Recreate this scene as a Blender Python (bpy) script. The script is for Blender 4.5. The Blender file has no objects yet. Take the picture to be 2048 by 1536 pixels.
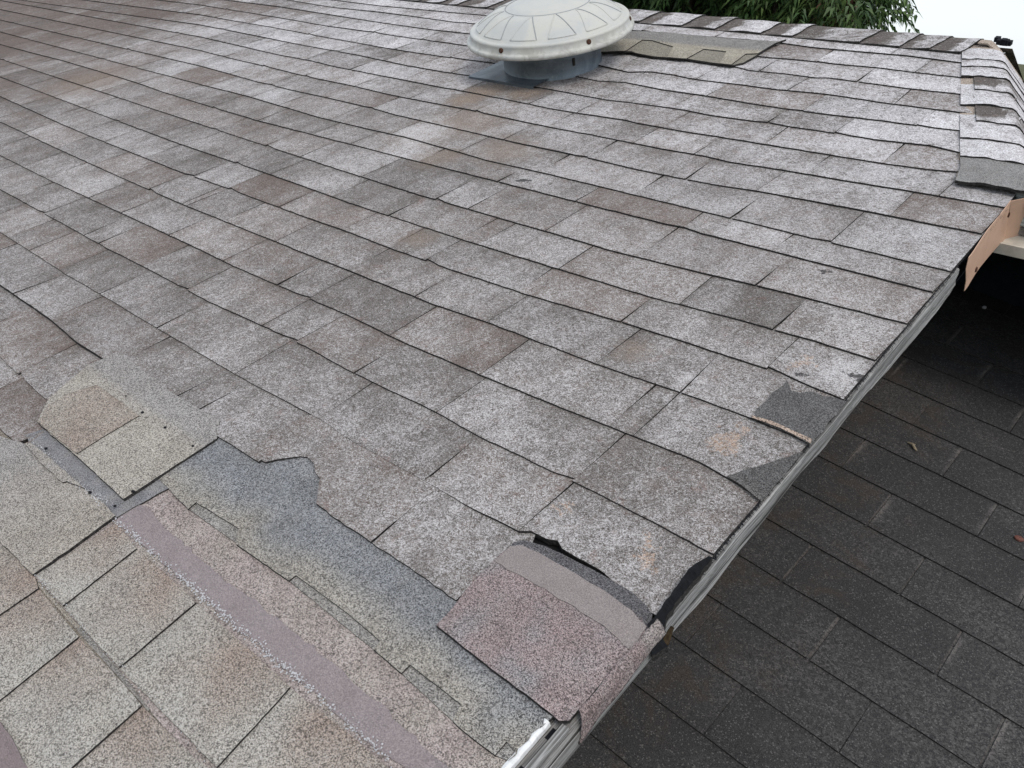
import bpy, bmesh, math, random
from mathutils import Vector, Matrix, noise
R = math.radians
rnd = random.Random(7)
# measured outlines on the roof plane, in metres
SHEET = {"tan_patch":[0.0125,[[-1.1855,-0.2083],[-1.0981,-0.2091],[-1.0144,-0.2086],[-0.9166,-0.2102],[-0.8316,-0.2116],[-0.831,-0.1251],[-0.8305,-0.0295],[-0.8699,0.0019],[-1.033,-0.0047],[-1.2685,0.0055],[-1.2851,-0.0548],[-1.2421,-0.1613]]],"tan_patch_tab":[0.0143,[[-1.1787,-0.2084],[-1.0975,-0.2077],[-1.0184,-0.206],[-1.021,-0.1416],[-1.0196,-0.0805],[-1.1006,-0.0802],[-1.1933,-0.081],[-1.2173,-0.1253],[-1.2183,-0.1709]]],"grey_strip":[0.0065,[[-1.1778,-0.2402],[-1.1587,-0.2068],[-1.0322,-0.2031],[-0.8566,-0.2058],[-0.8581,-0.1359],[-0.792,-0.1267],[-0.7975,-0.1565],[-0.808,-0.2418],[-0.851,-0.2527],[-0.9255,-0.2532],[-0.9961,-0.2539],[-1.0766,-0.2523]]],"tan_sheet":[0.0095,[[-1.1427,-0.2518],[-1.123,-0.2419],[-1.0598,-0.24],[-0.987,-0.2419],[-0.9128,-0.2399],[-0.8593,-0.237],[-0.8108,-0.239],[-0.8044,-0.3115],[-0.8018,-0.3821],[-0.8664,-0.3832],[-0.9215,-0.3855],[-1.1441,-0.4048],[-1.3769,-0.4281],[-1.4857,-0.3194],[-1.269,-0.2879]]],"tan_sheet_edge":[0.0125,[[-1.1406,-0.252],[-1.1331,-0.2443],[-1.0933,-0.2422],[-1.002,-0.241],[-0.9168,-0.2399],[-0.9635,-0.2511],[-0.9673,-0.2567],[-1.0448,-0.2575]]],"laminate_sheet":[0.0035,[[-0.8222,-0.1474],[-0.7268,-0.1315],[-0.3376,-0.1289],[-0.0784,-0.1393],[-0.0354,-0.1245],[-0.0235,-0.1536],[-0.0006,-0.2684],[-0.1301,-0.3976],[-0.3081,-0.3808],[-0.4023,-0.3851],[-0.533,-0.3793],[-0.6305,-0.3797],[-0.8096,-0.3816],[-0.8585,-0.3813]]],"mauve_band":[0.005,[[-0.8157,-0.224],[-0.803,-0.2429],[-0.7218,-0.2433],[-0.6199,-0.2412],[-0.5585,-0.2398],[-0.4883,-0.2405],[-0.4274,-0.2378],[-0.3472,-0.2377],[-0.3019,-0.235],[-0.2068,-0.2363],[-0.1314,-0.2325],[-0.0607,-0.228],[-0.065,-0.1995],[-0.1589,-0.1964],[-0.2372,-0.1947],[-0.3111,-0.1935],[-0.3928,-0.1954],[-0.4864,-0.1986],[-0.5926,-0.2025],[-0.6926,-0.2022],[-0.7933,-0.1958],[-0.809,-0.2011]]],"corner_band":[0.007,[[-0.6128,-0.5216],[-0.5666,-0.5194],[-0.5329,-0.5197],[-0.4862,-0.5226],[-0.4394,-0.5286],[-0.5151,-0.588]]],"blue_patch":[0.008,[[-0.8419,-0.0238],[-0.7178,-0.0157],[-0.7092,0.0205],[-0.6587,0.0696],[-0.5403,0.0398],[-0.4579,0.0332],[-0.3337,0.0236],[-0.2467,0.0398],[-0.112,0.0129],[-0.0125,-0.0391],[-0.0149,-0.0698],[-0.0207,-0.1117],[-0.022,-0.151],[-0.0218,-0.1486],[-0.0189,-0.1327],[-0.0391,-0.1345],[-0.0388,-0.1549],[-0.0958,-0.1559],[-0.109,-0.1547],[-0.116,-0.1327],[-0.2083,-0.1331],[-0.208,-0.1484],[-0.2641,-0.1468],[-0.2676,-0.1331],[-0.334,-0.1304],[-0.4559,-0.1328],[-0.4562,-0.1454],[-0.5852,-0.1521],[-0.6095,-0.1305],[-0.723,-0.1396],[-0.7199,-0.1565],[-0.8299,-0.1479]]],"blue_tooth0":[0.0052,[[-0.7542,-0.1524],[-0.736,-0.1329],[-0.6109,-0.1194],[-0.5878,-0.1497],[-0.7208,-0.1553]]],"blue_tooth1":[0.0052,[[-0.4723,-0.1418],[-0.4663,-0.1261],[-0.3429,-0.124],[-0.2649,-0.1229],[-0.2655,-0.1464],[-0.456,-0.1447]]],"blue_tooth2":[0.0052,[[-0.2201,-0.1452],[-0.2162,-0.1266],[-0.1139,-0.124],[-0.1077,-0.1541],[-0.2072,-0.1481]]],"blue_tooth3":[0.0052,[[-0.0509,-0.1509],[-0.0438,-0.1298],[-0.0171,-0.1263],[-0.0214,-0.1487],[-0.0397,-0.1545]]],"mauve_patch":[0.0155,[[-0.2195,-0.0732],[-0.2203,-0.0459],[-0.2284,-0.0034],[-0.2314,0.0564],[-0.2301,0.0959],[-0.2201,0.1076],[-0.1862,0.1167],[-0.0857,0.1239],[-0.0438,0.1252],[-0.0067,0.1173],[0.007,0.0937],[0.0037,0.0055],[0.0032,-0.0704],[-0.0061,-0.0776],[-0.1003,-0.0771]]],"taupe_band":[0.0164,[[-0.2294,0.0524],[-0.2292,0.0864],[-0.2163,0.0978],[-0.1733,0.1013],[-0.1232,0.1024],[-0.0692,0.1018],[-0.0363,0.0978],[0.0017,0.0927],[0.0068,0.0503],[-0.0416,0.0571],[-0.1502,0.0555]]],"torn_tab":[0.0125,[[-0.7004,-0.0157],[-0.688,0.0016],[-0.6726,0.0179],[-0.6615,0.0299],[-0.6482,0.0359],[-0.6269,0.0324],[-0.6057,0.0193],[-0.5868,0.0151],[-0.5668,-0.0045],[-0.5457,-0.0249],[-0.4687,-0.0279],[-0.4096,-0.0266],[-0.4105,0.0228],[-0.4128,0.1119],[-0.4504,0.1302],[-0.6502,0.1319],[-0.7354,0.1425],[-0.7608,0.0592],[-0.7444,-0.0166]]],"torn_tab_right":[0.0115,[[-0.4057,-0.0264],[-0.3128,-0.0256],[-0.2292,-0.0262],[-0.2258,0.0184],[-0.2101,0.1075],[-0.2261,0.1432],[-0.3326,0.1314],[-0.4243,0.1285],[-0.4086,0.0228]]],"bare_patch":[0.0095,[[-0.0902,0.5348],[-0.0946,0.5627],[-0.0957,0.5986],[-0.0893,0.6246],[-0.0907,0.6435],[-0.072,0.6214],[-0.0577,0.6229],[-0.0459,0.6349],[-0.0103,0.6407],[0.0133,0.6429],[0.0143,0.5675],[0.0155,0.5172],[-0.0396,0.5262],[-0.092,0.5263]]],"bare_edge":[0.0102,[[-0.0946,0.5297],[-0.0615,0.5345],[-0.0217,0.5313],[0.0096,0.5291],[0.0129,0.519],[-0.0397,0.5264],[-0.0911,0.5247]]],"bare_corner":[0.0095,[[-0.055,0.3875],[-0.0364,0.4192],[-0.0142,0.4524],[0.0118,0.497],[0.0133,0.4376],[0.0116,0.3682],[-0.0003,0.3723],[-0.0286,0.3816],[-0.0455,0.3846]]],"tar":[0.018,[[0.0037,0.2216],[-0.0022,0.1972],[0.0005,0.165],[0.0018,0.1358],[0.0038,0.11],[0.0024,0.0928],[0.0224,0.0723],[0.0254,0.0845],[0.0302,0.0974],[0.0174,0.101],[0.0115,0.1282],[0.0098,0.1566],[0.0109,0.2035],[0.0085,0.2391]]],"vent_repair":[0.0135,[[-1.5333,1.9482],[-1.3784,2.0096],[-1.3461,2.0008],[-1.2824,1.9974],[-1.1552,2.0138],[-1.0577,2.0082],[-0.9851,2.008],[-0.9638,2.0407],[-0.9613,2.132],[-0.9642,2.2453],[-0.95,2.2955],[-0.962,2.2667],[-1.0683,2.2503],[-1.3622,2.2336],[-1.5271,2.2119],[-1.6882,2.164]]],"vent_raised":[0.0168,[[-1.5228,1.9422],[-1.3936,1.9978],[-1.4086,2.1211],[-1.3703,2.1272],[-1.267,2.0997],[-1.2231,1.9985],[-1.1549,2.0057],[-1.1535,2.1114],[-1.0686,2.112],[-1.0266,2.0019],[-0.9868,2.0031],[-0.9961,2.1095],[-0.9619,2.1262],[-0.9593,2.2357],[-0.9453,2.2842],[-0.9571,2.257],[-1.063,2.2406],[-1.3558,2.2239],[-1.5202,2.2024],[-1.6763,2.1528]]]}
SPOT = [[-0.0958,0.45,0.026,0],[-0.1013,0.4778,0.018,0],[-0.2278,0.1873,0.013,0],[-0.0729,0.1959,0.019,0],[-0.0985,0.7057,0.018,0],[-0.3637,0.586,0.034,1],[-1.499,1.296,0.136,1],[-1.6287,1.5384,0.117,4],[-1.4973,1.5795,0.104,4],[-1.643,1.4441,0.104,4],[-1.5465,1.1681,0.115,1],[-1.2336,1.188,0.089,1],[-1.3897,1.0587,0.072,1],[-1.0464,1.0475,0.021,2],[-0.0057,0.7219,0.016,2],[-0.0848,0.6786,0.008,2],[-0.1968,0.9979,0.012,2],[-0.2331,0.4956,0.015,3],[-0.231,0.5628,0.028,3],[-0.3986,1.6671,0.024,3],[-0.0184,0.727,0.044,3],[-1.5695,1.1792,0.087,3],[-3.3914,0.963,0.177,1],[-1.0679,0.6867,0.044,1]]
CAPX = [-2.649,-2.535,-2.351,-2.165,-1.949,-1.751,-1.562,-1.375,-1.237,-1.057,-0.941,-0.709,-0.582,-0.491,-0.401]
HIPY = [2.338,2.282,2.224,2.145,2.046,1.941,1.835,1.728,1.623,1.477]
LOWM = [[0.9937,0.01346,0.11123,0.0],[-0.02044,0.99787,0.06188,0.613],[-0.11016,-0.06377,0.99187,-0.471]]
CAM = {"R":[[0.7415721,0.6592122,-0.1245397],[0.3315166,-0.521472,-0.7862339],[-0.5832389,0.5417621,-0.6052489]],"C":[0.40159,-0.44616,0.93099],"f":1687.95}
TILEB = [[[-0.8024,-0.3795],[-0.7998,-0.2441],[-0.7133,-0.2534],[-0.702,-0.3794]],[[-0.702,-0.3794],[-0.7133,-0.2534],[-0.627,-0.2513],[-0.5377,-0.252],[-0.5288,-0.3779]],[[-0.5288,-0.3779],[-0.5377,-0.252],[-0.3969,-0.2497],[-0.3107,-0.2501],[-0.2941,-0.3716]],[[-0.2941,-0.3716],[-0.3107,-0.2501],[-0.1974,-0.2438],[-0.0922,-0.241],[-0.1029,-0.3571]]]
TILEC = [[[-1.0877,-0.4686],[-0.9284,-0.3858],[-0.8056,-0.3793],[-0.7729,-0.3879],[-0.772,-0.4472],[-0.7756,-0.5437]],[[-0.7756,-0.5437],[-0.772,-0.4472],[-0.7729,-0.3879],[-0.6304,-0.3902],[-0.621,-0.5065],[-0.6132,-0.6078]],[[-0.6132,-0.6078],[-0.621,-0.5065],[-0.6304,-0.3902],[-0.5387,-0.3866],[-0.4518,-0.3872],[-0.4445,-0.4868],[-0.4445,-0.5957]],[[-0.4445,-0.5957],[-0.4445,-0.4868],[-0.4518,-0.3872],[-0.4025,-0.3852],[-0.2615,-0.3768],[-0.2552,-0.4999]]]
VCX = -1.587
VCY = 1.833
BLO = 13
TARS = [[-1.0252,-0.0714,0.0125,0.005],[-0.944,-0.0695,0.0125,0.0045],[-0.8498,-0.067,0.0125,0.004],[-0.8345,-0.1926,0.0125,0.005],[-1.105,-0.0639,0.0125,0.003],[-0.8282,-0.2288,0.0125,0.004],[-1.0878,-0.2338,0.0125,0.005],[-0.8982,-0.2392,0.0125,0.005],[-1.0927,-0.1329,0.0125,0.004],[-1.0798,-0.1157,0.0125,0.003]]
COURSE = {int(k): v for k, v in {"-2":[[-1.1744,-0.2605],[-1.1623,-0.2937],[-1.1554,-0.2395],[-1.1543,-0.2117],[-1.1224,-0.3455]],"-1":[[-1.516,-0.1549],[-1.4004,-0.16],[-1.2151,-0.1647]],"0":[[-1.8643,-0.0182],[-1.5609,-0.0188],[-1.3965,-0.0289],[-1.2463,-0.0245],[-1.0174,-0.0259],[-1.0026,-0.0235],[-0.9746,-0.0247],[-0.9428,-0.023],[-0.8423,-0.0251],[-0.7098,-0.0216]],"1":[[-2.2051,0.1156],[-2.0049,0.1118],[-1.7614,0.1068],[-1.5564,0.1072],[-1.2496,0.1069],[-0.9506,0.1068],[-0.7243,0.1147],[-0.6269,0.1099],[-0.4362,0.1144],[-0.3248,0.1137],[-0.2405,0.1211],[-0.2376,0.1291],[-0.1997,0.131],[-0.1836,0.1389],[-0.1712,0.1305],[-0.0984,0.1307],[-0.0438,0.1211],[-0.011,0.1151]],"2":[[-2.5496,0.2508],[-2.1413,0.2443],[-1.7771,0.2368],[-1.5814,0.239],[-1.295,0.2349],[-0.9768,0.2473],[-0.787,0.2421],[-0.545,0.2482],[-0.4532,0.2436],[-0.2417,0.2487],[-0.1546,0.2494],[-0.0156,0.2467]],"3":[[-2.8838,0.382],[-2.4425,0.3717],[-1.9668,0.3695],[-1.5405,0.3666],[-1.3851,0.363],[-0.9431,0.3708],[-0.7692,0.3659],[-0.5477,0.371],[-0.3681,0.3794],[-0.2272,0.3872],[-0.1067,0.3942],[-0.0587,0.3868],[-0.0045,0.3793]],"4":[[-3.2854,0.5396],[-2.7286,0.5182],[-2.1998,0.5021],[-1.8393,0.4938],[-1.3267,0.4952],[-1.0958,0.4968],[-0.811,0.4981],[-0.6526,0.5083],[-0.3754,0.5133],[-0.1883,0.5261],[-0.0915,0.5285],[0.0078,0.5246]],"5":[[-3.6554,0.6848],[-2.9067,0.6441],[-2.5365,0.6332],[-2.0674,0.6215],[-1.7964,0.6251],[-1.4991,0.6218],[-1.2495,0.6236],[-1.078,0.6204],[-0.8831,0.6219],[-0.6667,0.6297],[-0.4384,0.6471],[-0.2676,0.6544],[-0.0963,0.6597],[0.0119,0.6473]],"6":[[-3.9869,0.815],[-3.217,0.7872],[-2.7814,0.7698],[-2.3126,0.7525],[-1.8437,0.7483],[-1.5486,0.7413],[-1.3853,0.7356],[-0.9743,0.7373],[-0.6989,0.7429],[-0.4447,0.7501],[-0.2811,0.7652],[-0.1002,0.7754],[-0.0038,0.775]],"7":[[-4.3401,0.9536],[-1.5433,0.8659],[-1.2762,0.8602],[-0.7037,0.8648],[-0.6351,0.8634],[-0.4065,0.8792],[-0.2423,0.8934],[0.0074,0.9069]],"8":[[-4.6649,1.0811],[-4.1856,1.0756],[-3.8962,1.0758],[-3.4426,1.0615],[-3.1613,1.0494],[-2.9062,1.0323],[-2.5156,1.016],[-2.223,1.0066],[0.0003,1.0297]],"9":[[-4.9799,1.2047],[-2.8241,1.1522],[-2.4946,1.148],[-2.2611,1.1353],[-2.02,1.1212],[-1.7489,1.1225],[-1.5926,1.1266],[-1.3719,1.117],[-1.2278,1.1081],[-1.1193,1.1123],[-0.9774,1.1147],[-0.8035,1.1155]],"10":[[-5.3185,1.3376],[-3.0612,1.2972],[-2.8299,1.2839],[-2.6231,1.2692],[-2.3731,1.2613],[-2.1641,1.2623],[-1.8989,1.2581],[-1.7737,1.2479],[-1.5552,1.2458],[-1.3848,1.2435],[-1.2473,1.2401],[-1.0238,1.2435],[-0.9608,1.244],[-0.8151,1.2401],[-0.6897,1.2446],[-0.5804,1.2509],[-0.4809,1.264],[-0.2513,1.2781],[-0.1171,1.2822],[-0.0028,1.2882]],"11":[[-5.649,1.4673],[-3.2851,1.4342],[-3.0263,1.4161],[-2.7038,1.4042],[-2.4158,1.3872],[-2.1747,1.3868],[-1.955,1.3758],[-1.749,1.3773],[-1.5656,1.3807],[-1.3559,1.3743],[-1.1511,1.3745],[-1.0624,1.3776],[-0.8294,1.3766],[-0.7114,1.3847],[-0.6278,1.3793],[-0.4971,1.3921],[-0.3536,1.399],[-0.2047,1.4104],[-0.0112,1.4203]],"12":[[-5.9622,1.5903],[-3.5024,1.5672],[-3.0827,1.5432],[-2.8355,1.5278],[-2.5909,1.5258],[-2.4137,1.513],[-2.1826,1.5074],[-1.9918,1.505],[-1.8325,1.501],[-1.7443,1.5039],[-1.6709,1.502],[-1.5034,1.4997],[-1.3835,1.4965],[-1.3282,1.4918],[-1.2224,1.4955],[-1.045,1.5062],[-0.9978,1.5016],[-0.8313,1.5025],[-0.733,1.508],[-0.5822,1.514],[-0.4422,1.5196],[-0.3047,1.525],[-0.1971,1.5355],[-0.1332,1.551]],"13":[[-3.716,1.6979],[-3.242,1.6776],[-2.8924,1.6611],[-2.4545,1.6489],[-2.1243,1.6271],[-1.9206,1.6252],[-1.7959,1.632],[-1.6766,1.628],[-1.5361,1.6242],[-1.4704,1.6293],[-1.3413,1.6257],[-1.199,1.6211],[-1.1066,1.6311],[-0.9442,1.6405],[-0.8315,1.6331],[-0.6662,1.6434],[-0.5725,1.6457],[-0.5412,1.6481],[-0.4099,1.6514],[-0.3742,1.6497],[-0.2417,1.6683],[-0.172,1.6541]],"14":[[-3.9109,1.8172],[-3.6602,1.8069],[-3.2605,1.7967],[-2.9103,1.7784],[-2.7242,1.7706],[-2.4412,1.7577],[-2.2335,1.7545],[-2.0614,1.7565],[-1.8414,1.7669],[-1.4394,1.7626],[-1.3307,1.7519],[-1.2357,1.7726],[-1.0836,1.7587],[-0.9389,1.7603],[-0.7575,1.7547],[-0.6651,1.7552],[-0.5571,1.7598],[-0.4095,1.7719],[-0.2768,1.7774],[-0.2154,1.7829]],"15":[[-4.1235,1.9473],[-3.6223,1.9298],[-3.2207,1.9123],[-2.9653,1.8977],[-2.6349,1.8979],[-2.4212,1.8923],[-2.1626,1.8929],[-2.0648,1.892],[-1.4145,1.8771],[-1.2815,1.8563],[-1.213,1.8861],[-1.1199,1.8847],[-1.0443,1.8734],[-0.8856,1.8809],[-0.7628,1.8824],[-0.6455,1.8972],[-0.5853,1.8995],[-0.4445,1.8936],[-0.3606,1.8959],[-0.2405,1.8993]],"16":[[-4.0545,2.0608],[-3.5424,2.0568],[-3.0495,2.0325],[-2.7378,2.0163],[-2.3827,2.0086],[-2.1507,2.0158],[-0.9991,2.0234],[-0.9261,2.0044],[-0.8203,2.0134],[-0.7091,2.0117],[-0.6744,2.0245],[-0.443,2.0185],[-0.2973,2.025]],"17":[[-3.6254,2.164],[-3.212,2.1321],[-2.8616,2.1396],[-2.5916,2.1334],[-2.3573,2.1237],[-2.2203,2.1338],[-0.9384,2.1317],[-0.8511,2.1409],[-0.6833,2.1443],[-0.5785,2.1526],[-0.4593,2.149],[-0.3214,2.1505]],"18":[[-3.3478,2.2308],[-2.9619,2.221],[-2.6706,2.2298],[-2.4425,2.2349],[-2.2659,2.2446],[-1.5526,2.2473],[-1.3972,2.2624],[-1.2809,2.2612],[-0.9966,2.28],[-0.8492,2.2669],[-0.6927,2.271],[-0.5476,2.2792],[-0.3832,2.2682]]}.items()}
JOINT = {int(k): v for k, v in {"3":[-2.482,-2.174,-1.964,-1.694,-1.427,-1.201,-1.081,-0.809,-0.558,-0.275,-0.227],"2":[-2.427,-2.199,-1.931,-1.839,-1.598,-1.384,-1.083,-0.963,-0.77,-0.548],"1":[-2.343,-2.137,-1.991,-1.788,-1.566,-1.293,-0.983,-0.722,-0.443,-0.243],"0":[-2.079,-1.764,-1.555,-1.236,-1.014,-0.936],"-1":[-1.676,-1.408],"-2":[-1.388],"4":[-2.043,-1.843,-1.815,-1.623,-1.389,-1.097,-0.873,-0.668,-0.396,-0.227],"5":[-1.803,-1.55,-1.274,-1.097,-0.97,-0.691,-0.44],"6":[-1.46,-1.227,-0.967,-0.909,-0.674,-0.378,-0.182],"7":[-1.18,-1.064,-0.811,-0.555,-0.283],"8":[-1.105,-0.844,-0.544,-0.321],"9":[-0.738,-0.469,-0.237],"10":[-0.486]}.items()}

# ---------------------------------------------------------------- frame, camera, sky, sun
PITCH = R(18.43)
W = Matrix.Translation((0, 0, 3.4)) @ Matrix.Rotation(PITCH, 4, 'X')   # roof-plane frame: x along ridge, y up the slope, z out
sc = bpy.context.scene
col = sc.collection
cr = CAM['R']; cc = CAM['C']
cam_d = bpy.data.cameras.new('camera'); cam = bpy.data.objects.new('camera', cam_d); col.objects.link(cam)
m3 = Matrix(((cr[0][0], -cr[1][0], -cr[2][0]), (cr[0][1], -cr[1][1], -cr[2][1]), (cr[0][2], -cr[1][2], -cr[2][2])))
cam.matrix_world = W @ (Matrix.Translation(cc) @ m3.to_4x4())
cam_d.sensor_width = 36.0
cam_d.lens = CAM['f'] / 2048 * 36.0
cam_d.clip_start = 0.02
cam_d.clip_end = 4000
sc.camera = cam

SUN_EL, SUN_AZ = R(55), R(118)       # azimuth measured from +Y clockwise
world = bpy.data.worlds.new('World'); sc.world = world
world.use_nodes = True
wn = world.node_tree
sky = wn.nodes.new('ShaderNodeTexSky'); sky.sky_type = 'NISHITA'; sky.sun_disc = False
sky.sun_elevation = SUN_EL; sky.sun_rotation = SUN_AZ
sky.air_density = 1.0; sky.dust_density = 1.0; sky.ozone_density = 1.0
bg = wn.nodes['Background']; bg.inputs['Strength'].default_value = 0.13
cl = wn.nodes.new('ShaderNodeTexNoise'); cl.inputs['Scale'].default_value = 2.2; cl.inputs['Detail'].default_value = 5; cl.inputs['Roughness'].default_value = .55
cr_ = wn.nodes.new('ShaderNodeMapRange'); cr_.inputs[1].default_value = .3; cr_.inputs[2].default_value = .7; cr_.inputs[3].default_value = .62; cr_.inputs[4].default_value = .95
wn.links.new(cl.outputs['Fac'], cr_.inputs[0])
mxs = wn.nodes.new('ShaderNodeMix'); mxs.data_type = 'RGBA'; mxs.inputs[7].default_value = (6.6, 7.05, 7.55, 1)      # bright thin overcast over the blue
wn.links.new(cr_.outputs[0], mxs.inputs[0]); wn.links.new(sky.outputs[0], mxs.inputs[6]); wn.links.new(mxs.outputs[2], bg.inputs[0])
sun_d = bpy.data.lights.new('sun', 'SUN'); sun_d.energy = 1.15; sun_d.angle = R(25); sun_d.color = (1.0, 0.92, 0.82)
sun = bpy.data.objects.new('sun', sun_d); col.objects.link(sun)
sd = Vector((math.sin(SUN_AZ) * math.cos(SUN_EL), math.cos(SUN_AZ) * math.cos(SUN_EL), math.sin(SUN_EL)))
sun.rotation_euler = sd.to_track_quat('Z', 'Y').to_euler()
sc.view_settings.view_transform = 'Standard'; sc.view_settings.look = 'None'
sc.view_settings.exposure = 0.30; sc.view_settings.gamma = 1.0

# ---------------------------------------------------------------- node helper
class NT:
    def __init__(s, name, rough=0.9, spec=0.2):
        s.m = bpy.data.materials.new(name); s.m.use_nodes = True
        s.t = s.m.node_tree; s.b = s.t.nodes['Principled BSDF']
        s.b.inputs['Roughness'].default_value = rough
        s.b.inputs['Specular IOR Level'].default_value = spec
        s.co = s.n('ShaderNodeTexCoord').outputs['Object']
    def n(s, kind, **kw):
        o = s.t.nodes.new(kind)
        for k, v in kw.items(): setattr(o, k, v)
        return o
    def put(s, sock, v):
        if hasattr(v, 'is_linked') or isinstance(v, bpy.types.NodeSocket): s.t.links.new(v, sock)
        elif isinstance(v, (tuple, list)) and len(v) == 3 and sock.type == 'RGBA': sock.default_value = (*v, 1)
        else: sock.default_value = v
    def noise(s, scale, detail=3, rough=.6, dist=0, vec=None, off=None, stretch=None, out='Fac'):
        v = vec or s.co
        if off or stretch:
            mp = s.n('ShaderNodeMapping'); s.put(mp.inputs[0], v)
            if off: mp.inputs['Location'].default_value = off
            if stretch: mp.inputs['Scale'].default_value = stretch
            v = mp.outputs[0]
        o = s.n('ShaderNodeTexNoise'); s.put(o.inputs['Vector'], v)
        o.inputs['Scale'].default_value = scale; o.inputs['Detail'].default_value = detail
        o.inputs['Roughness'].default_value = rough; o.inputs['Distortion'].default_value = dist
        return o.outputs[out]
    def vor(s, scale, feature='F1', out='Distance', vec=None):
        o = s.n('ShaderNodeTexVoronoi', feature=feature); s.put(o.inputs['Vector'], vec or s.co)
        o.inputs['Scale'].default_value = scale
        return o.outputs[out]
    def math(s, op, a, b=0.0, c=None, clamp=False):
        o = s.n('ShaderNodeMath', operation=op, use_clamp=clamp); s.put(o.inputs[0], a); s.put(o.inputs[1], b)
        if c is not None: s.put(o.inputs[2], c)
        return o.outputs[0]
    def rng(s, v, a, b, c=0.0, d=1.0, smooth=True):
        o = s.n('ShaderNodeMapRange'); o.interpolation_type = 'SMOOTHSTEP' if smooth else 'LINEAR'; o.clamp = True
        for i, x in enumerate((v, a, b, c, d)): s.put(o.inputs[i], x)
        return o.outputs[0]
    def mix(s, f, a, b, mode='MIX'):
        o = s.n('ShaderNodeMix', data_type='RGBA', blend_type=mode); s.put(o.inputs[0], f); s.put(o.inputs[6], a); s.put(o.inputs[7], b)
        return o.outputs[2]
    def attr(s, name):
        o = s.n('ShaderNodeAttribute', attribute_name=name); sep = s.n('ShaderNodeSeparateColor')
        s.t.links.new(o.outputs['Color'], sep.inputs[0]); return o.outputs['Color'], sep.outputs
    def bump(s, h, strength=.4, dist=.002):
        o = s.n('ShaderNodeBump'); o.inputs['Strength'].default_value = strength; o.inputs['Distance'].default_value = dist
        s.put(o.inputs['Height'], h); s.t.links.new(o.outputs[0], s.b.inputs['Normal'])
    def done(s, c, rough=None):
        s.put(s.b.inputs['Base Color'], c)
        if rough is not None: s.put(s.b.inputs['Roughness'], rough)
        return s.m

def xyz(n):
    o = n.n('ShaderNodeSeparateXYZ'); n.t.links.new(n.co, o.inputs[0]); return o.outputs

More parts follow.
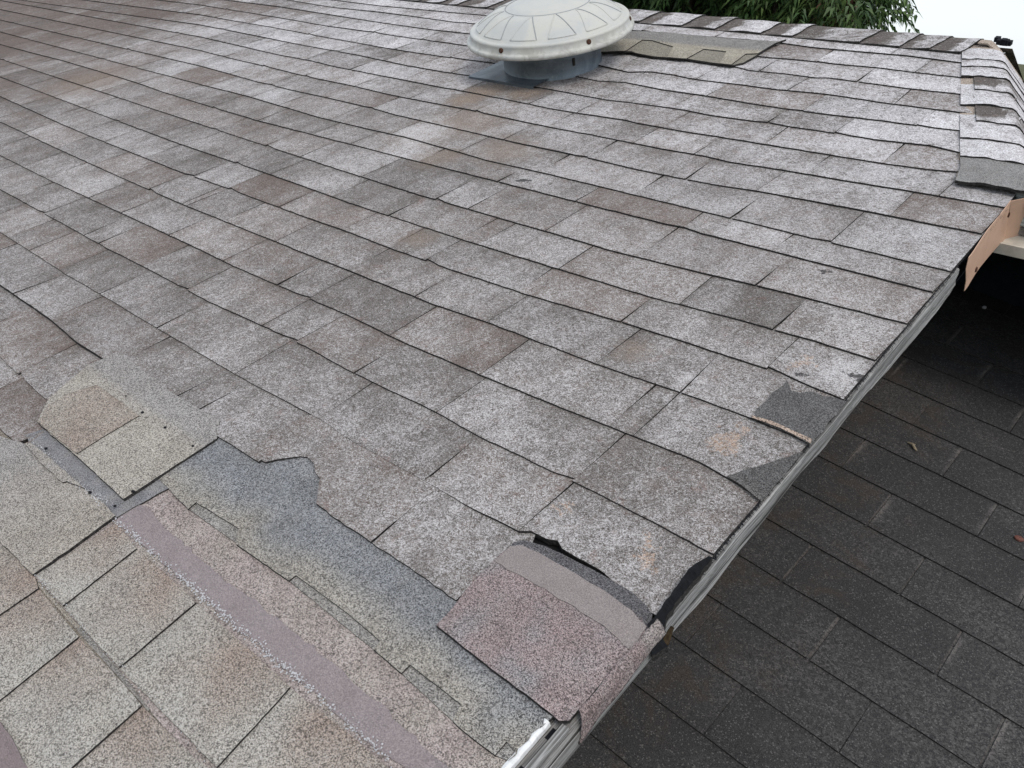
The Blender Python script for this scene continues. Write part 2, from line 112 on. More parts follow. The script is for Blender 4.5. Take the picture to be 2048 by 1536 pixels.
# ---------------------------------------------------------------- materials
def weathered():
    """old granule shingle: grey brown mat with pale crackled bloom; attribute 'tone' = bloom, brown, value"""
    n = NT('weathered_shingle', .95, .15)
    _, a = n.attr('tone')
    big = n.noise(5.5, 4, .62, .3)
    streak = n.noise(1.0, 4, .6, .4, stretch=(26, 7, 20))
    fine = n.math('MULTIPLY_ADD', n.noise(52, 2, .6, 1.6, off=(9, 1, 0)), .16, n.math('MULTIPLY_ADD', n.noise(105, 2, .6, 2.6), .30, n.math('MULTIPLY_ADD', n.noise(230, 2, .6, 2.2, off=(3, 5, 0)), .30, n.math('MULTIPLY', n.noise(470, 2, .6, 1.5, off=(1, 8, 0)), .24))))
    gran = n.noise(620, 2, .6)
    w = n.math('ADD', a[0], n.math('MULTIPLY', n.math('SUBTRACT', big, .5), .55))
    w = n.math('ADD', w, n.math('MULTIPLY', n.math('SUBTRACT', streak, .5), .36))
    spots = {}
    warp = n.noise(38, 3, .6, out='Color')
    wv = n.n('ShaderNodeVectorMath', operation='MULTIPLY_ADD'); n.put(wv.inputs[0], warp); wv.inputs[1].default_value = (.09, .09, 0); n.put(wv.inputs[2], n.co)
    w2 = n.noise(26, 5, .75, out='Color'); wq = n.n('ShaderNodeVectorMath', operation='MULTIPLY_ADD'); n.put(wq.inputs[0], w2); wq.inputs[1].default_value = (.16, .20, 0); n.put(wq.inputs[2], n.co)
    for x, y, r, k in SPOT:
        if k == 0:
            d = n.n('ShaderNodeVectorMath', operation='DISTANCE'); n.put(d.inputs[0], wq.outputs[0]); d.inputs[1].default_value = (x + .08, y + .10, .005)
            q = n.rng(d.outputs['Value'], r * .3, r * 1.05, 1, 0); spots[0] = q if 0 not in spots else n.math('MAXIMUM', spots[0], q); continue
        d = n.n('ShaderNodeVectorMath', operation='DISTANCE'); n.put(d.inputs[0], wv.outputs[0]); d.inputs[1].default_value = (x + .045, y + .045, .005)
        q = n.rng(d.outputs['Value'], r * (.55 if k not in (1, 3, 4) else .15), r * (1.0 if k not in (1, 3) else 1.7), 1, 0)
        spots[k] = q if k not in spots else n.math('MAXIMUM', spots[k], q)
    w = n.math('SUBTRACT', w, n.math('MULTIPLY', spots[1], .22))
    w = n.math('ADD', w, n.math('MULTIPLY', spots[3], .28))
    w = n.math('SUBTRACT', w, n.math('MULTIPLY', spots[4], .45))
    spots[1] = n.math('MAXIMUM', n.math('MULTIPLY', spots[1], .5), n.math('MULTIPLY', spots[4], .8))
    w = n.math('MINIMUM', n.math('MAXIMUM', w, .02), .84)
    thr = n.math('SUBTRACT', .60, n.math('MULTIPLY', w, .19))
    f = n.rng(n.math('SUBTRACT', fine, thr), -.035, .055)
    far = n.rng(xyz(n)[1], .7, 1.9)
    ff = n.rng(n.math('SUBTRACT', n.noise(66, 4, .72, 1.6, off=(2, 9, 0)), thr), -.045, .05)
    f = n.math('ADD', n.math('MULTIPLY', f, n.math('MULTIPLY_ADD', far, -.65, 1.0)), n.math('MULTIPLY', ff, n.math('MULTIPLY', far, .75)), clamp=True)
    fil = n.noise(125, 2, .5, 2.4, off=(6, 2, 0)); fil = n.math('SUBTRACT', 1.0, n.math('MULTIPLY', n.math('ABSOLUTE', n.math('SUBTRACT', fil, .5)), 13.0), clamp=True)
    f = n.math('ADD', n.math('MULTIPLY', f, .72), n.math('MULTIPLY', n.math('MULTIPLY', fil, .75), n.rng(w, .1, .6)), clamp=True)
    red = n.rng(n.math('ADD', n.noise(14, 4, .7, off=(3, 1, 0)), n.math('MULTIPLY', a[1], .5)), .55, .85)
    base = n.mix(red, (.110, .096, .089), (.152, .112, .095))
    base = n.mix(n.rng(gran, .34, .66), n.mix(.55, base, (.03, .028, .028)), n.mix(.30, base, (.30, .27, .25)))
    base = n.mix(spots[1], base, n.mix(n.rng(gran, .35, .65), (.19, .148, .12), (.42, .345, .285)))
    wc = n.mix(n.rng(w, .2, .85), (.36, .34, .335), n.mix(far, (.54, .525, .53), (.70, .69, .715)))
    c = n.mix(f, base, wc)
    c = n.mix(n.math('MULTIPLY', n.math('MULTIPLY', spots[0], .9), n.rng(fine, .62, .42)), c, n.mix(n.rng(gran, .35, .65), (.26, .17, .12), (.60, .46, .36)))
    c = n.mix(n.math('MULTIPLY', spots[2], .9), c, n.mix(n.rng(gran, .4, .65), (.025, .025, .028), (.11, .10, .10)))
    grit = n.math('MULTIPLY_ADD', n.noise(330, 2, .7, 1.0, off=(2, 7, 1)), .6, n.math('MULTIPLY', n.noise(760, 1, .5, off=(5, 1, 2)), .4))
    c = n.mix(1.0, c, n.mix(n.rng(grit, .38, .60), (.50, .475, .46), (1.22, 1.22, 1.22)), 'MULTIPLY')
    rd = n.math('MULTIPLY', n.rng(n.noise(30, 4, .7, .5, off=(8, 8, 0)), .56, .70), n.rng(gran, .42, .6)); c = n.mix(n.math('MULTIPLY', rd, .45), c, (.22, .13, .105))
    val = n.math('MULTIPLY_ADD', a[2], .7, .65)
    c = n.mix(1.0, c, n.mix(n.math('MULTIPLY', val, .5), (0, 0, 0), (2, 2, 2)), 'MULTIPLY')
    h = n.math('ADD', n.math('MULTIPLY', fine, .7), n.math('MULTIPLY', gran, .5))
    n.bump(h, .55, .0022)
    return n.done(c)

def granules(name, scale=1100, bump=.5):
    """fresh granule shingle coloured by the 'tone' colour attribute"""
    n = NT(name, .95, .15)
    c, a = n.attr('tone')
    g1 = n.noise(scale, 2, .55)
    g2 = n.noise(scale * .55, 2, .55, off=(4, 2, 1))
    blot = n.noise(16, 4, .65, .4)
    dk = n.mix(1, c, (.24, .235, .24), 'MULTIPLY')
    lum = n.math('MINIMUM', n.math('MULTIPLY', a[1], 1.5), .5)
    lt = n.mix(lum, n.mix(1, c, (1.95, 1.90, 1.84), 'MULTIPLY'), (.50, .48, .45))
    o = n.mix(n.rng(n.math('MULTIPLY_ADD', g2, .42, n.math('MULTIPLY', g1, .58)), .37, .63), dk, lt)
    cell = n.vor(scale * .5, out='Color')
    sc_ = n.n('ShaderNodeSeparateColor'); n.t.links.new(cell, sc_.inputs[0])
    o = n.mix(n.math('MULTIPLY', n.rng(sc_.outputs[0], .80, .9, 0, 1.3), lum), o, n.mix(.5, c, (.62, .60, .57)))
    o = n.mix(n.rng(sc_.outputs[1], .86, .95, 0, .6), o, (.06, .055, .053))
    o = n.mix(n.rng(blot, .35, .7, 0, .38), o, n.mix(1, o, (.62, .6, .58), 'MULTIPLY'))
    n.bump(n.math('ADD', g1, g2), bump, .002)
    return n.done(o)

def smooth_band():
    n = NT('sealant_band', .85, .2)
    c, a = n.attr('tone')
    g = n.noise(900, 2, .6); b = n.noise(22, 4, .6)
    o = n.mix(n.rng(g, .3, .7), n.mix(1, c, (.55, .54, .55), 'MULTIPLY'), n.mix(1, c, (1.35, 1.34, 1.34), 'MULTIPLY'))
    o = n.mix(n.rng(b, .4, .7, 0, .3), o, n.mix(1, o, (.7, .68, .68), 'MULTIPLY'))
    n.bump(g, .2, .001)
    return n.done(o)

def dark_shingle():
    n = NT('dark_shingle', .93, .25)
    _, a = n.attr('tone')
    g = n.noise(560, 3, .62); f2 = n.noise(170, 4, .7, .8)
    big = n.noise(4.0, 4, .65, .4); st = n.noise(9, 4, .7, .5, off=(5, 0, 0))
    base = n.mix(n.rng(g, .36, .64), (.016, .016, .017), (.056, .054, .054))
    dust = n.math('MULTIPLY', n.rng(n.math('MULTIPLY_ADD', a[0], .35, big), .42, .80), n.rng(f2, .44, .62))
    c = n.mix(n.math('MULTIPLY', dust, .62), base, (.125, .118, .114))
    cell = n.vor(480, out='Color'); s2 = n.n('ShaderNodeSeparateColor'); n.t.links.new(cell, s2.inputs[0])
    c = n.mix(n.rng(s2.outputs[0], .90, .98, 0, .42), c, (.22, .21, .20))
    br = n.math('MULTIPLY', n.rng(n.math('ADD', st, n.math('MULTIPLY', a[1], .40)), .70, 1.02), .6)
    c = n.mix(br, c, n.mix(n.rng(g, .35, .65), (.030, .022, .016), (.085, .064, .048)))
    c = n.mix(n.math('MULTIPLY', a[2], n.rng(f2, .36, .56)), c, (.17, .155, .145))
    n.bump(n.math('ADD', g, f2), .5, .002)
    return n.done(c)

def edge_mat():
    n = NT('asphalt_edge', .9, .2)
    g = n.noise(240, 3, .7)
    return n.done(n.mix(n.rng(g, .35, .7), (.014, .013, .013), (.062, .057, .054)))

def wood():
    n = NT('weathered_wood', .9, .15)
    wob = n.noise(3.0, 3, .5, .0, stretch=(10, 1.2, 10))
    gr = n.noise(1.0, 6, .68, 1.6, stretch=(150, 3.2, 210))
    gr2 = n.noise(1.0, 4, .6, .5, stretch=(420, 7, 620), off=(2, 0, 0))
    big = n.noise(4, 4, .6)
    c = n.mix(n.rng(gr, .40, .60), (.13, .127, .124), (.42, .415, .41))
    c = n.mix(n.rng(gr2, .52, .72, 0, .7), c, (.05, .048, .047))
    c = n.mix(n.rng(big, .5, .78, 0, .4), c, (.20, .185, .165))
    crack = n.noise(1.0, 3, .5, 1.0, stretch=(60, 1.6, 110), off=(7, 3, 1))
    c = n.mix(n.rng(crack, .66, .70, 0, .9), c, (.018, .017, .016))
    n.bump(n.math('SUBTRACT', gr, n.math('MULTIPLY', gr2, .5)), .7, .003)
    return n.done(c)

def painted_wood():
    n = NT('grey_painted_wood', .75, .3)
    wv = n.n('ShaderNodeTexWave', wave_type='RINGS'); mp = n.n('ShaderNodeMapping'); n.put(mp.inputs[0], n.co)
    mp.inputs['Location'].default_value = (-.10, -1.49, .045); mp.inputs['Scale'].default_value = (.5, 1, 1); n.put(wv.inputs['Vector'], mp.outputs[0])
    wv.inputs['Scale'].default_value = 46; wv.inputs['Distortion'].default_value = 3; wv.inputs['Detail'].default_value = 2
    c = n.mix(wv.outputs['Fac'], (.26, .29, .29), (.40, .43, .425))
    c = n.mix(n.rng(n.noise(60, 4, .6), .5, .75, 0, .4), c, (.21, .22, .22))
    n.bump(wv.outputs['Fac'], .35, .002)
    return n.done(c)

def plain(name, col_, rough=.6, spec=.4, var=.25, scale=25, metal=0.0, bump=.12, tint=None):
    n = NT(name, rough, spec)
    n.b.inputs['Metallic'].default_value = metal
    a = n.noise(scale, 5, .62, .4); b = n.noise(scale * 9, 3, .6)
    dark = tint or tuple(v * (1 - var) for v in col_)
    c = n.mix(n.rng(a, .38, .72), col_, dark)
    c = n.mix(n.rng(b, .55, .75, 0, var), c, tuple(v * .6 for v in col_))
    n.bump(b, bump, .001)
    return n.done(c)

def dome_mat():
    n = NT('aged_plastic', .48, .4)
    p = xyz(n)
    a = n.noise(9, 5, .65, .5); b = n.noise(70, 4, .65)
    c = n.mix(n.rng(a, .38, .7), (.50, .495, .455), (.44, .447, .44))
    c = n.mix(n.rng(b, .55, .78, 0, .28), c, (.36, .37, .36))
    st = n.noise(1.0, 4, .6, .6, stretch=(30, 5, 5))
    c = n.mix(n.rng(st, .58, .8, 0, .3), c, (.40, .40, .37))
    dr = n.math('MULTIPLY', n.rng(p[2], .155, .118), n.rng(n.noise(26, 5, .7, .6), .42, .62)); c = n.mix(n.math('MULTIPLY', dr, .55), c, (.22, .21, .18))
    c = n.mix(n.rng(n.noise(150, 3, .7), .66, .74, 0, .55), c, (.16, .155, .14))
    n.bump(b, .1, .001)
    n.b.inputs['Subsurface Weight'].default_value = .0
    return n.done(c)

def galv():
    n = NT('galvanised_collar', .42, .5)
    n.b.inputs['Metallic'].default_value = .55
    a = n.noise(12, 5, .65, .6); b = n.noise(90, 4, .65)
    c = n.mix(n.rng(a, .35, .7), (.17, .20, .225), (.095, .115, .135))
    c = n.mix(n.rng(b, .55, .75, 0, .4), c, (.27, .29, .30))
    n.bump(b, .15, .001)
    return n.done(c)

def leaf_mat(name, c0, c1):
    n = NT(name, .5, .35)
    _, a = n.attr('tone')
    c = n.mix(a[0], c0, c1)
    n.b.inputs['Transmission Weight'].default_value = 0
    return n.done(n.mix(n.rng(n.noise(40, 3, .6), .4, .7, 0, .35), c, tuple(v * .55 for v in c0)))

def bark():
    n = NT('bark', .95, .1)
    a = n.noise(1.0, 5, .65, .8, stretch=(40, 40, 7))
    n.bump(a, .8, .01)
    return n.done(n.mix(n.rng(a, .35, .65), (.035, .028, .022), (.12, .10, .085)))

def tan_metal():
    n = NT('tan_coil_metal', .5, .4)
    a = n.noise(14, 5, .65, .5); b = n.noise(110, 4, .65)
    c = n.mix(n.rng(a, .35, .75), (.60, .395, .285), (.52, .335, .24))
    c = n.mix(n.rng(b, .58, .76, 0, .35), c, (.38, .25, .19))
    n.bump(a, .08, .004)
    return n.done(c)

M = dict(old=weathered(), gran=granules('fresh_granules'), coarse=granules('coarse_granules', 820, .6), band=smooth_band(), dark=dark_shingle(), edge=edge_mat(), wood=wood(),
         pwood=painted_wood(), dome=dome_mat(), collar=galv(), bark=bark(),
         leafA=leaf_mat('leaf_dark', (.014, .036, .011), (.060, .115, .030)), leafB=leaf_mat('leaf_light', (.026, .062, .016), (.12, .185, .055)),
         leafD=leaf_mat('leaf_dead', (.09, .045, .03), (.22, .12, .08)),
         tan=tan_metal(), rust=plain('rust', (.085, .040, .026), .85, .2, .5, 200), tar=plain('tar', (.008, .0085, .0105), .8, .2, .4, 160, bump=1.0),
         deck=plain('roof_felt', (.018, .018, .020), .95, .1, .4, 60), alu=plain('crimped_aluminium', (.72, .72, .72), .45, .5, .3, 90),
         cream=plain('cream_trim', (.62, .58, .50), .6, .3, .25, 20), felt=plain('black_felt', (.012, .013, .017), .9, .2, .4, 40), navy=plain('dark_stucco', (.020, .024, .033), .9, .2, .4, 30),
         stucco=plain('stucco', (.45, .42, .37), .95, .1, .2, 30, bump=.5), crumb=plain('white_granules', (.62, .62, .64), .9, .2, .3, 300), soil=plain('dry_grass_ground', (.10, .10, .05), .95, .1, .5, 1.2),
         twig=plain('dry_twig', (.30, .25, .18), .9, .1, .4, 150), brick=plain('grey_rubble', (.24, .23, .22), .95, .1, .5, 90, bump=.8), leafbit=plain('dry_leaf', (.16, .07, .055), .8, .2, .4, 100),
         rot=plain('rotten_wood', (.07, .050, .03), .95, .1, .6, 120, bump=.8))

# ---------------------------------------------------------------- mesh helpers
class MB:
    def __init__(s): s.v = []; s.f = []; s.mi = []; s.t = []
    def vert(s, p, tone=(.5, .5, .5)): s.v.append(tuple(p)); s.t.append(tone); return len(s.v) - 1
    def face(s, ids, mi=0): s.f.append(tuple(ids)); s.mi.append(mi)
    def grid(s, rows, tones=None, mi=0, close=False):
        """rows: list of equal-length point lists"""
        ids = [[s.vert(p, tones[i][j] if tones else (.5, .5, .5)) for j, p in enumerate(r)] for i, r in enumerate(rows)]
        for i in range(len(ids) - 1):
            L = len(ids[i])
            for j in range(L if close else L - 1):
                s.face((ids[i][j], ids[i][(j + 1) % L], ids[i + 1][(j + 1) % L], ids[i + 1][j]), mi)
        return ids
    def box(s, x0, x1, y0, y1, z0, z1, mi=0, tone=(.5, .5, .5), up=None):
        c = []
        for z in (z0, z1):
            for x, y in ((x0, y0), (x1, y0), (x1, y1), (x0, y1)):
                c.append(s.vert((x, y, z) if up is None else (x, y + z * up[1], z * up[2]), tone))
        for q in ((3, 2, 1, 0), (4, 5, 6, 7), (0, 1, 5, 4), (1, 2, 6, 5), (2, 3, 7, 6), (3, 0, 4, 7)): s.face([c[i] for i in q], mi)
    def tube(s, pts, rad, seg=8, mi=0, tone=(.5, .5, .5), cap=True):
        pts = [Vector(p) for p in pts]; rings = []
        for i, p in enumerate(pts):
            d = (pts[min(i + 1, len(pts) - 1)] - pts[max(i - 1, 0)]).normalized()
            a = d.cross(Vector((.31, .17, .93))).normalized(); b = d.cross(a)
            r = rad[i] if isinstance(rad, (list, tuple)) else rad
            rings.append([p + r * (math.cos(2 * math.pi * j / seg) * a + math.sin(2 * math.pi * j / seg) * b) for j in range(seg)])
        ids = s.grid(rings, [[tone] * seg] * len(rings), mi, True)
        if cap: s.face(ids[0][::-1], mi); s.face(ids[-1], mi)
    def build(s, name, mats, parent=None, smooth=False, mw=None):
        me = bpy.data.meshes.new(name); me.from_pydata(s.v, [], s.f)
        for m in (mats if isinstance(mats, (list, tuple)) else [mats]): me.materials.append(m)
        me.polygons.foreach_set('material_index', s.mi)
        at = me.attributes.new('tone', 'FLOAT_COLOR', 'POINT')
        at.data.foreach_set('color', [c for t in s.t for c in (*t, 1.0)])
        if smooth: me.polygons.foreach_set('use_smooth', [True] * len(s.f))
        me.update()
        o = bpy.data.objects.new(name, me); col.objects.link(o)
        if parent: o.parent = parent
        elif mw is not None: o.matrix_world = mw
        return o

def tag(o, label=None, cat=None, group=None, kind=None):
    for k, v in (('label', label), ('category', cat), ('group', group), ('kind', kind)):
        if v: o[k] = v
    return o
def empty(name, mw, label, cat, group=None):
    o = bpy.data.objects.new(name, None); col.objects.link(o); o.matrix_world = mw; o.empty_display_size = .2
    return tag(o, label, cat, group)
def n1(x, y=0.0, z=0.0): return noise.noise((x, y, z))
def lerp(a, b, t): return a + (b - a) * t
def sst(x, a, b):
    t = max(0, min(1, (x - a) / (b - a))); return t * t * (3 - 2 * t)
def interp(pts, x):
    if x <= pts[0][0]: return pts[0][1]
    for (x0, y0), (x1, y1) in zip(pts, pts[1:]):
        if x <= x1: return lerp(y0, y1, (x - x0) / max(1e-6, x1 - x0))
    return pts[-1][1]

E5, TAB = .127, .305
KMIN, KMAX = -2, 19
NOM = {k: sum(p[1] for p in v) / len(v) for k, v in COURSE.items()}
NOM[19] = 2.375
def course(k, x):
    """height up the slope of the butt line of course k"""
    if k in COURSE:
        pts = COURSE[k]; y = interp(pts, x); d = pts[0][0] - x
        if d > 0: y = lerp(pts[0][1], NOM[k] if len(pts) > 8 and k > 0 else pts[0][1], min(1, d / 2))
    else: y = NOM.get(k, k * E5 - .02)
    return y + .0016 * n1(x * 31, k * 7.3) + .0008 * n1(x * 97, k * 3.1)

roof = empty('main_roof', W, 'weathered grey shingle roof with torn and patched shingles above the darker lower roof', 'roof')
UP = (0, math.sin(PITCH), math.cos(PITCH))       # world up in the roof frame

# ---------------------------------------------------------------- old shingle field
def region(x, y):
    w = .45 + .13 * sst(y, .9, 2.2) + .07 * sst(x, -1.0, -.1) * sst(y, .3, 1.0)
    w -= .34 * sst(-x + .7 * n1(x * 1.3, y * 2.1), 3.2, 4.8)
    return w
def lift(x, y, k):
    l = .0015 + .0022 * (.5 + .5 * n1(x * 2.3, k * 5.1))
    if k == 1: l += .0035 * sst(x, -.42, -.30) * (1 - sst(x, -.13, -.03))
    if k == 0: l += .0055
    return l
def tab(mb, k, x0, x1, gap, rng_):
    g0, g1 = x0 + gap / 2, x1 - gap / 2
    n = max(3, int((g1 - g0) / .014)); xs = [lerp(g0, g1, i / n) for i in range(n + 1)]
    ww = rng_.gauss(0, .035); br = rng_.random() ** 2 * .8 + .5 * sst(-x0, 2.8, 4.6); va = min(1, max(0, .5 + rng_.gauss(0, .06)))
    if rng_.random() < .05: ww -= .13; br = .9
    split = rng_.uniform(.25, .75); sa = rng_.gauss(0, .045)
    tp, tt = [], []
    skew0, skew1 = rng_.gauss(0, .004), rng_.gauss(0, .004)
    fr = [0, .012, .35, .75, 1.0]
    cl = rng_.random()
    for j, f in enumerate(fr):
        row, tr = [], []
        for i, x in enumerate(xs):
            yb, yt = course(k, x), course(k + 1, x) + .03
            if cl < .10 and i < 3: yb += (3 - i) * .002
            if cl > .90 and i > n - 3: yb += (i - n + 3) * .002
            y = lerp(yb, yt, f); h = .0046 + lift(x, yb, k)
            xx = x + (skew0 * (1 - i / n) + skew1 * i / n) * (f - .5)
            if i == 0 or i == n: xx += .0014 * n1(y * 70, x * 9, k)
            z = lerp(h, .0012, f) - (.0006 if j == 0 else 0)
            row.append((min(xx, .006 + .003 * n1(y * 60, k)), y, z))
            wv = region(x, y) + .05 * (1 - f) - .07 * sst(f, .55, .95) - .10 * math.exp(-min(x - g0, g1 - x) / .006) * (n1(x * 5, y * 25) > -.1) + ww + (sa if i / n > split + .12 * n1(y * 30, k) else 0)
            tr.append((max(0, min(1, wv)), br, va))
        tp.append(row); tt.append(tr)
    ids = mb.grid(tp, tt, 0)
    low = [mb.vert((p[0], p[1] + .0006, -.003), tt[0][0]) for p in tp[0]]
    for i in range(n): mb.face((low[i], low[i + 1], ids[0][i + 1], ids[0][i]), 1)
    for c in (0, n):
        a = [ids[j][c] for j in range(len(fr))]; b = [mb.vert((tp[j][c][0], tp[j][c][1], -.003), tt[0][0]) for j in range(len(fr))]
        for j in range(len(fr) - 1):
            q = (a[j], b[j], b[j + 1], a[j + 1]); mb.face(q if c == 0 else q[::-1], 1)

XL = -9.0
def joints(k):
    rng_ = random.Random(100 + k)
    js = list(JOINT.get(k, []))
    if not js: js = [round(-.30 - (k % 2) * .15 + rng_.uniform(-.03, .03), 3)]
    out = []
    for a, b in zip(js, js[1:]):
        out.append(a)
        m = int(round((b - a) / .29))
        for q in range(1, m): out.append(lerp(a, b, q / m) + rng_.uniform(-.008, .008))
    out.append(js[-1])
    x = js[0]
    while x > XL: x -= TAB * (1 if rng_.random() < .85 else .62); out.insert(0, x)
    x = js[-1] + TAB
    while x < -.10: out.append(x); x += TAB
    return out
def xright(k):
    if k == 0: return interp([(0, -.7098)], 0)
    if k == -1: return -1.222
    if k == -2: return -1.125
    if k < 11: return .008
    return lerp(.010, -.345, (NOM[k] - 1.46) / .91) - .004
mb = MB()
for k in range(KMIN, KMAX):
    rng_ = random.Random(500 + k)
    js = [j for j in joints(k) if j < xright(k) - .02] + [xright(k)]
    for a, b in zip(js, js[1:]):
        if k == 13 and -1.80 < (a + b) / 2 < -1.45 and False: continue
        tab(mb, k, a, b, rng_.choice((.0008, .0012, .002, .003)), rng_)
fld = mb.build('shingle_field', [M['old'], M['edge']], roof)

# newer tan laminate courses lower down the slope
mb = MB()
for k in range(-13, 0):
    rng_ = random.Random(900 + k); x = XL; y0 = -.10 + k * .143
    xr = .005 if k < -3 else -.03
    while x < xr:
        x2 = min(xr, x + rng_.uniform(.14, .30)); t = rng_.choice(((.30, .265, .22), (.25, .22, .19), (.22, .21, .20)))
        hz = .0005 + rng_.choice((0, .0018)) - (.003 if k > -6 else 0)
        ids = mb.grid([[(x, y0, hz + .002), (x2, y0, hz + .002)], [(x, y0 + .16, hz - .001), (x2, y0 + .16, hz - .001)]], [[t, t], [t, t]], 0)
        lo = [mb.vert((q, y0 + .0004, -.006), t) for q in (x, x2)]
        mb.face((lo[0], lo[1], ids[0][1], ids[0][0]), 1)
        x = x2
mb.build('tan_shingle_field', [M['gran'], M['edge']], roof)

mb = MB(); dp = [(XL, -1.97), (-.03, -1.97), (-.03, 1.48), (-.36, 2.43), (XL, 2.43)]
ids = [[mb.vert((x, y, z)) for x, y in dp] for z in (-.0065, -.022)]
mb.face(ids[0]); mb.face(ids[1][::-1])
for i in range(5): mb.face((ids[1][i], ids[1][(i + 1) % 5], ids[0][(i + 1) % 5], ids[0][i]))
mb.build('roof_deck', M['deck'], roof)

# ---------------------------------------------------------------- loose sheets and repair pieces
def refine(poly, step=.012, jit=.0010, seed=0):
    out = []; n = len(poly)
    for i in range(n):
        a, b = Vector(poly[i]), Vector(poly[(i + 1) % n]); d = (b - a).length; m = max(1, int(d / step))
        nr = Vector((-(b - a).y, (b - a).x)) / max(d, 1e-6)
        for q in range(m):
            p = a.lerp(b, q / m); j = 0 if q == 0 else jit * (n1(p.x * 60, p.y * 60, seed) + n1(p.x * 190, p.y * 190, seed))
            out.append(p + nr * j)
    return out
def sheet(name, key, mat, tonef, thick=.004, jit=.001, label=None, zf=None, step=.012, parent=None, cell=.018, poly=None, z=None):
    """flat piece with its own outline and thickness; interior is gridded so colour can vary"""
    if poly is None: z, poly = SHEET[key]
    p = refine(poly, step, jit, len(name) * 3.7)
    bm = bmesh.new()
    vs = [bm.verts.new((q.x, q.y, 0)) for q in p]
    es = [bm.edges.new((vs[i], vs[(i + 1) % len(vs)])) for i in range(len(vs))]
    bmesh.ops.triangle_fill(bm, use_beauty=True, edges=es)
    xs = [q.x for q in p]; ys = [q.y for q in p]
    for ax, lo, hi in ((0, min(xs), max(xs)), (1, min(ys), max(ys))):
        c = lo + cell
        while c < hi:
            no = (1, 0, 0) if ax == 0 else (0, 1, 0)
            bmesh.ops.bisect_plane(bm, geom=bm.verts[:] + bm.edges[:] + bm.faces[:], plane_co=(c, 0, 0) if ax == 0 else (0, c, 0), plane_no=no)
            c += cell
    bmesh.ops.recalc_face_normals(bm, faces=bm.faces)
    if sum(f.normal.z for f in bm.faces) < 0: bmesh.ops.reverse_faces(bm, faces=bm.faces[:])
    o = MB(); idx = {}
    for v in bm.verts:
        zz = z + (zf(v.co.x, v.co.y) if zf else 0)
        idx[v] = o.vert((v.co.x, v.co.y, zz), tonef(v.co.x, v.co.y))
    for f in bm.faces: o.face([idx[v] for v in f.verts], 0)
    dn = {}
    for e in bm.edges:
        if len(e.link_faces) == 1:
            f = e.link_faces[0]; a, b = e.verts
            fv = list(f.verts); i = fv.index(a)
            if fv[(i + 1) % len(fv)] is not b: a, b = b, a
            for v in (a, b):
                if v not in dn: q = o.v[idx[v]]; dn[v] = o.vert((q[0], q[1], q[2] - thick), o.t[idx[v]])
            o.face((dn[a], dn[b], idx[b], idx[a]), 1)
    bm.free()
    ob = o.build(name, [mat, M['edge']], parent or roof)
    if label: ob['label'] = label
    return ob
def mixc(a, b, t): t = max(0, min(1, t)); return tuple(lerp(x, y, t) for x, y in zip(a, b))
TAN, TANL, BRN, GRY, BLU, PNK, MAU = (.30, .268, .232), (.345, .318, .278), (.235, .178, .148), (.25, .24, .238), (.155, .168, .19), (.275, .232, .232), (.245, .208, .208)
def lcl(fr, to, x, y):      # 0..1 along the segment fr->to
    dx, dy = to[0] - fr[0], to[1] - fr[1]; return ((x - fr[0]) * dx + (y - fr[1]) * dy) / (dx * dx + dy * dy)
blob = lambda x, y, s=14, sd=0: .5 + .5 * n1(x * s, y * s, sd)

sheet('underlay_strip', 'grey_strip', M['gran'], lambda x, y: mixc((.13, .14, .17), (.22, .215, .22), blob(x, y, 40)), .004, .003)
q = SHEET['tan_sheet'][1]
sheet('patch_shingle', 'tan_sheet', M['coarse'], lambda x, y: mixc(GRY, TAN, lcl(q[0], q[5], x, y) * 1.0 + .3 * n1(x * 12, y * 12)), .0055, .0012, 'large pale tan patch shingle at the lower left of the roof')
sheet('patch_shingle_lip', 'tan_sheet_edge', M['coarse'], lambda x, y: mixc(TAN, GRY, blob(x, y, 50)), .003, .0018)
c4 = SHEET['tan_patch'][1]
sheet('patch_shingle', 'tan_patch', M['coarse'], lambda x, y: mixc(mixc(TAN, TANL, .4 + .6 * blob(x, y, 16)), GRY, sst(y, course(0, x) - .055, course(0, x) - .02)), .006, .0012, 'tan patch shingle with a brown left tab and a pale right tab')
sheet('patch_shingle_tab', 'tan_patch_tab', M['coarse'], lambda x, y: mixc(TAN, BRN, 1.5 * blob(x, y, 13) - .25), .002, .001)
lam = sheet('laminate_shingle', 'laminate_sheet', M['coarse'], lambda x, y: mixc((.30, .245, .24), TAN, .22 + .8 * n1(x * 14, y * 14)), .005, .0008, 'laminate patch shingle with a smooth mauve band and tan tabs')
sheet('sealant_band', 'mauve_band', M['band'], lambda x, y: mixc(MAU, (.245, .215, .215), blob(x, y, 10)), .0008, .0045, parent=lam)
def tiles(name, lst, z, wfirst):
    for i, p in enumerate(lst):
        o, l = p[0], p[1]
        cx, cy = sum(v[0] for v in p) / len(p), sum(v[1] for v in p) / len(p)
        x0, x1 = min(v[0] for v in p), max(v[0] for v in p)
        tl = p[2] if len(p) > 4 else p[1]
        tf = lambda x, y, tl=tl: mixc(mixc(TANL, (.33, .32, .30), blob(x, y, 20, i)), BRN, 1.05 - math.hypot(x - tl[0], y - tl[1]) / .13 + .35 * n1(x * 18, y * 18))
        sheet(name, None, M['coarse'], tf, .0036, .0008, poly=p, z=z, zf=lambda x, y, x0=x0, x1=x1: .0034 * (x - x0) / (x1 - x0), parent=None if wfirst is None else wfirst)
tiles('laminate_tab', TILEB, .0045, lam)
